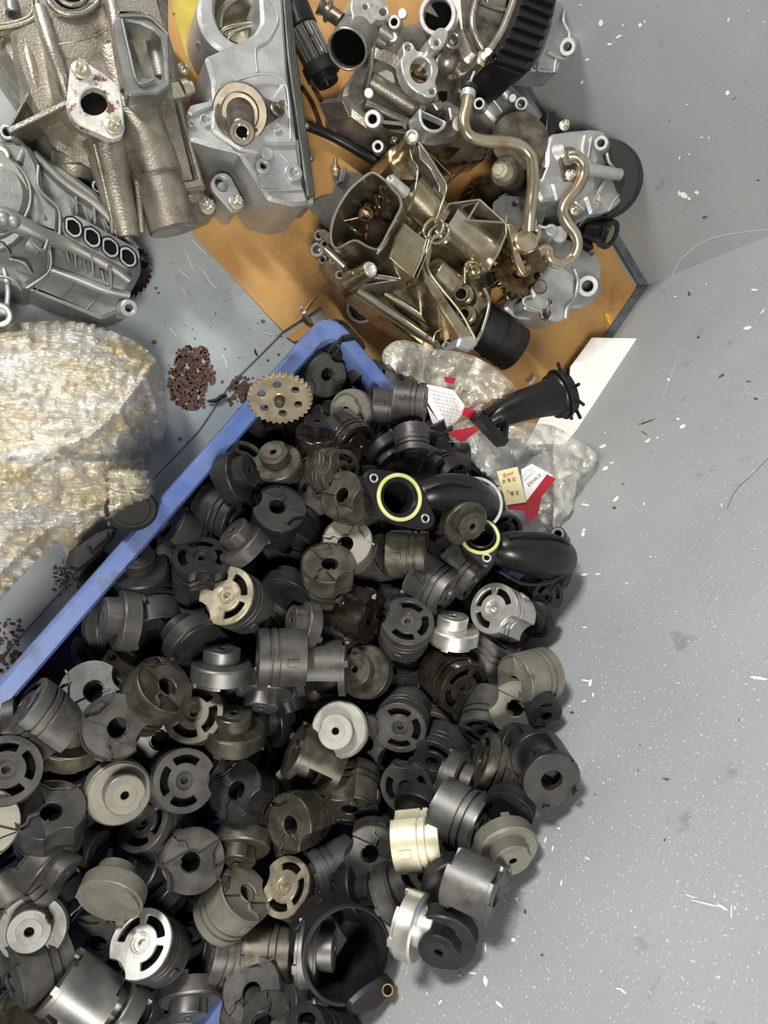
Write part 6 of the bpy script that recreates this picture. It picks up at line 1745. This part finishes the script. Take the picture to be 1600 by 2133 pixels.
 (292, 1964, 'S', 205, 28, 120, G, 'slotted piston with shiny chrome crown in the lower left', 0.01, 'silver_bare'),
 (18, 2040, 'H', 150, 74, 60, G, 'dark piston body at the lower left corner under the stepped one', -0.012),
 (120, 2040, 'C', 215, 80, 300, SD, 'steel half shell with bright streak near the lower left corner', -0.006),
 (212, 2085, 'B', 215, 74, 60, SD, 'steel stepped piston beside the half shell at the bottom edge', -0.004),
 (400, 2010, 'H', 30, 58, 60, K, 'black body left of the two ringed pistons near the bottom', -0.024),
 (437, 1980, 'S', 186, 80, 60, G, 'ringed piston lying level, left of two near the bottom', -0.004),
 (608, 1988, 'S', 2, 84, 60, O_, 'brownish ringed piston lying level, right of two near the bottom', 0.0),
 (697, 1988, 'B', 2, 82, 60, SD, 'steel stepped piston reaching into the black rubber funnel', 0.02),
 (522, 2062, 'H', 190, 22, 60, G, 'dark disc with round hole near the bottom edge', 0.008),
 (395, 2122, 'B', 92, 76, 60, SD, 'steel stepped piston standing at the bottom edge left of the holed disc', -0.004),
 (600, 2105, 'B', 180, 70, 60, SD, 'steel stepped piston at the bottom edge right of the holed disc', -0.02),
 (300, 2112, 'H', 40, 55, 60, K, 'black piece at the bottom edge between steel pistons', -0.02),
 (60, 2125, 'U', 330, 40, 60, O_, 'dark flange at the bottom left picture corner', -0.01),
 (520, 2130, 'H', 100, 60, 60, G, 'dark body cut by the bottom edge under the holed disc', -0.02),
]
for it in sorted(PIECES, key=lambda q: -q[8]):
    x, y, f, a, t, r, m_, lb, dz = it[:9]
    piston(x, y, f, a, t, r, m_, lb, dz, it[9] if len(it) > 9 else None, push=(.036, .02), size=it[10] if len(it) > 10 else 1.0)
# the layers beneath, seen only in the gaps, mostly black to paint their shade
rs = random.Random(21)
def inside(x, y):
    d = x - (590 - 0.849 * (y - 745))
    return d > 85
n = 0
for layer, (off, step) in enumerate(((-0.035, 70), (-0.06, 74), (-0.085, 74), (-0.115, 80))):
    yy = 800
    while yy < 2170:
        xx = -40 + (step * 0.5 if (yy // step) % 2 else 0)
        while xx < 1180:
            x, y = xx + rs.uniform(-16, 16), yy + rs.uniform(-16, 16)
            xx += step
            # outline of the heap on the right-hand side
            right = 900 + (y - 800) * 0.55 if y < 1250 else (1120 if y < 1680 else 1120 - (y - 1680) * 0.85)
            if y < 860: right = 860
            if not inside(x, y) or x > right - 25: continue
            if ((x - 725) / 115) ** 2 + ((y - 1990) / 125) ** 2 < 1 or (y > 2040 and x > 650): continue
            piston(x, y, rs.choice('SHBUHB'), rs.uniform(0, 360), rs.uniform(20, 85), rs.uniform(0, 360), rs.choice([K, K, K, K, G, O_]),
                   'dark piston buried in the heap', off + rs.uniform(-0.006, 0.006),
                   group='buried pistons in the lower layers of the heap', push=(.041, .13))
            n += 1
        yy += step
# keep only the buried ones that can be glimpsed through the gaps
dg = bpy.context.evaluated_depsgraph_get(); dg.update()
seen = {}
for yy in range(700, 2133, 9):
    for xx in range(0, 1210, 9):
        hit, loc_, nn_, ix, ob, mm_ = sc.ray_cast(dg, CAM, ray(xx, yy).normalized())
        if hit and ob is not None:
            rt = ob
            while rt.parent is not None: rt = rt.parent
            s0 = seen.setdefault(rt.name, [0, 0, 0]); s0[0] += 1; s0[1] += xx; s0[2] += yy
ends = {}
DIRS = ['right of', 'below right of', 'below', 'below left of', 'left of', 'above left of', 'above', 'above right of']
named = [(it[0], it[1], it[7]) for it in PIECES]
FIN = {K: 'black', G: 'dark grey', O_: 'brownish'}
STOP = {'in', 'at', 'near', 'leaning', 'lying', 'standing', 'inside', 'wedged', 'tucked', 'directly', 'beside', 'below', 'under', 'just', 'hanging', 'peeking', 'behind', 'right', 'left', 'between', 'over', 'partly', 'pointing', 'lowest',
        'stacked', 'half', 'mostly', 'cut', 'turned', 'resting', 'against', 'above', 'whose', 'deep', 'glinting', 'brightest', 'overlapped', 'on', 'close', 'with', 'of', 'reaching', 'sticking', 'showing', 'topmost', 'hidden', 'and', 'to'}
def short(t):
    ws = t.split(); o = []
    for i, q in enumerate(ws):
        q = q.rstrip(',')
        if i >= 3 and q in STOP and not (q in ('with', 'of') and i < 5): break
        o.append(q)
        if len(o) >= 7: break
    while o[-1] in STOP or o[-1] in ('big', 'the', 'a', 'its'): o.pop()
    return ' '.join(o)
used = {}
for o in [o for o in sc.objects if o.get('group') == 'buried pistons in the lower layers of the heap']:
    s0 = seen.get(o.name, [0, 0, 0])
    if s0[0] < 2:
        for c in list(o.children_recursive): bpy.data.objects.remove(c)
        bpy.data.objects.remove(o); continue
    mx_, my_ = s0[1] / s0[0], s0[2] / s0[0]
    for nx, ny, lb in sorted(named, key=lambda q: (q[0] - mx_) ** 2 + (q[1] - my_) ** 2):
        d8 = int(((math.degrees(math.atan2(my_ - ny, mx_ - nx)) + 22.5) % 360) // 45)
        t = (FIN[o['fin']] + ' ' + ('slotted' if o.name.startswith('slot') else 'stepped') + ' piston buried ' + DIRS[d8] + ' the ' + short(lb)).strip()
        if t not in used and len(t.split()) <= 16: break
    used[t] = 1; o['label'] = t
bpy.context.view_layer.update()
print('kept', len([o for o in sc.objects if o.get('group') == 'buried pistons in the lower layers of the heap']))
print('buried', n, 'placed', len(PIECES))

# ------------------------------------------------------------------ hang small pieces on the part they belong to
SUB = {'boss_hole': ('bolt_boss',), 'shaft_insert': ('hollow_shaft',), 'shaft_bore': ('hollow_shaft',), 'flange_bore': ('oval_flange',), 'flange_bolt': ('oval_flange',), 'port_opening': ('port_rim',), 'eye_hole': ('bolt_eye',),
       'port_bore': ('round_port', 'half_round_port'), 'throttle_disc': ('round_port',), 'gasket_bore': ('gasket_face',), 'port_hole': ('oil_port',), 'bush_hole': ('bolt_bush', 'brass_bush'), 'inlet_bore': ('inlet_collar',),
       'cup_thread': ('threaded_cup',), 'lug_face': ('upper_lug', 'side_lug'), 'web_rim': ('curved_web',), 'arm_rim': ('long_arm',), 'pocket_edge': ('square_pocket',), 'o_ring': ('bent_pipe', 'flange_plate'), 'wire_mesh': ('mouth_ring',),
       'finger_tab': ('mouth_ring',), 'frame_floor': ('triangular_frame',), 'grip_ribs': ('ribbed_ring',), 'lettering': ('cream_tag', 'white_strip'), 'label_print': ('printed_label',), 'bracket_bolt': ('bracket_plate',), 'hub_bolt': ('hub_barrel',),
       'slot_opening': ('cast_bar',), 'bowl_floor': ('bowl_wall',), 'inner_valve_gear': ('bowl_interior',), 'threaded_stud': ('hub_ring',), 'inner_flap': ('funnel_wall',)}
def base_name(o): return o.name.split('.')[0]
def mid_of(o):
    b = [Vector(q) for q in o.bound_box]; return sum(b, Vector()) / 8
for o in list(sc.objects):
    if o.type == 'MESH' and o.parent is not None and o.parent.parent is None and base_name(o) in SUB:
        cand = [q for q in o.parent.children if base_name(q) in SUB[base_name(o)] and q is not o]
        if cand: o.parent = min(cand, key=lambda q: (mid_of(q) - mid_of(o)).length)
for o in sc.objects:
    if '_o' in o: del o['_o']
    if 'fin' in o: del o['fin']
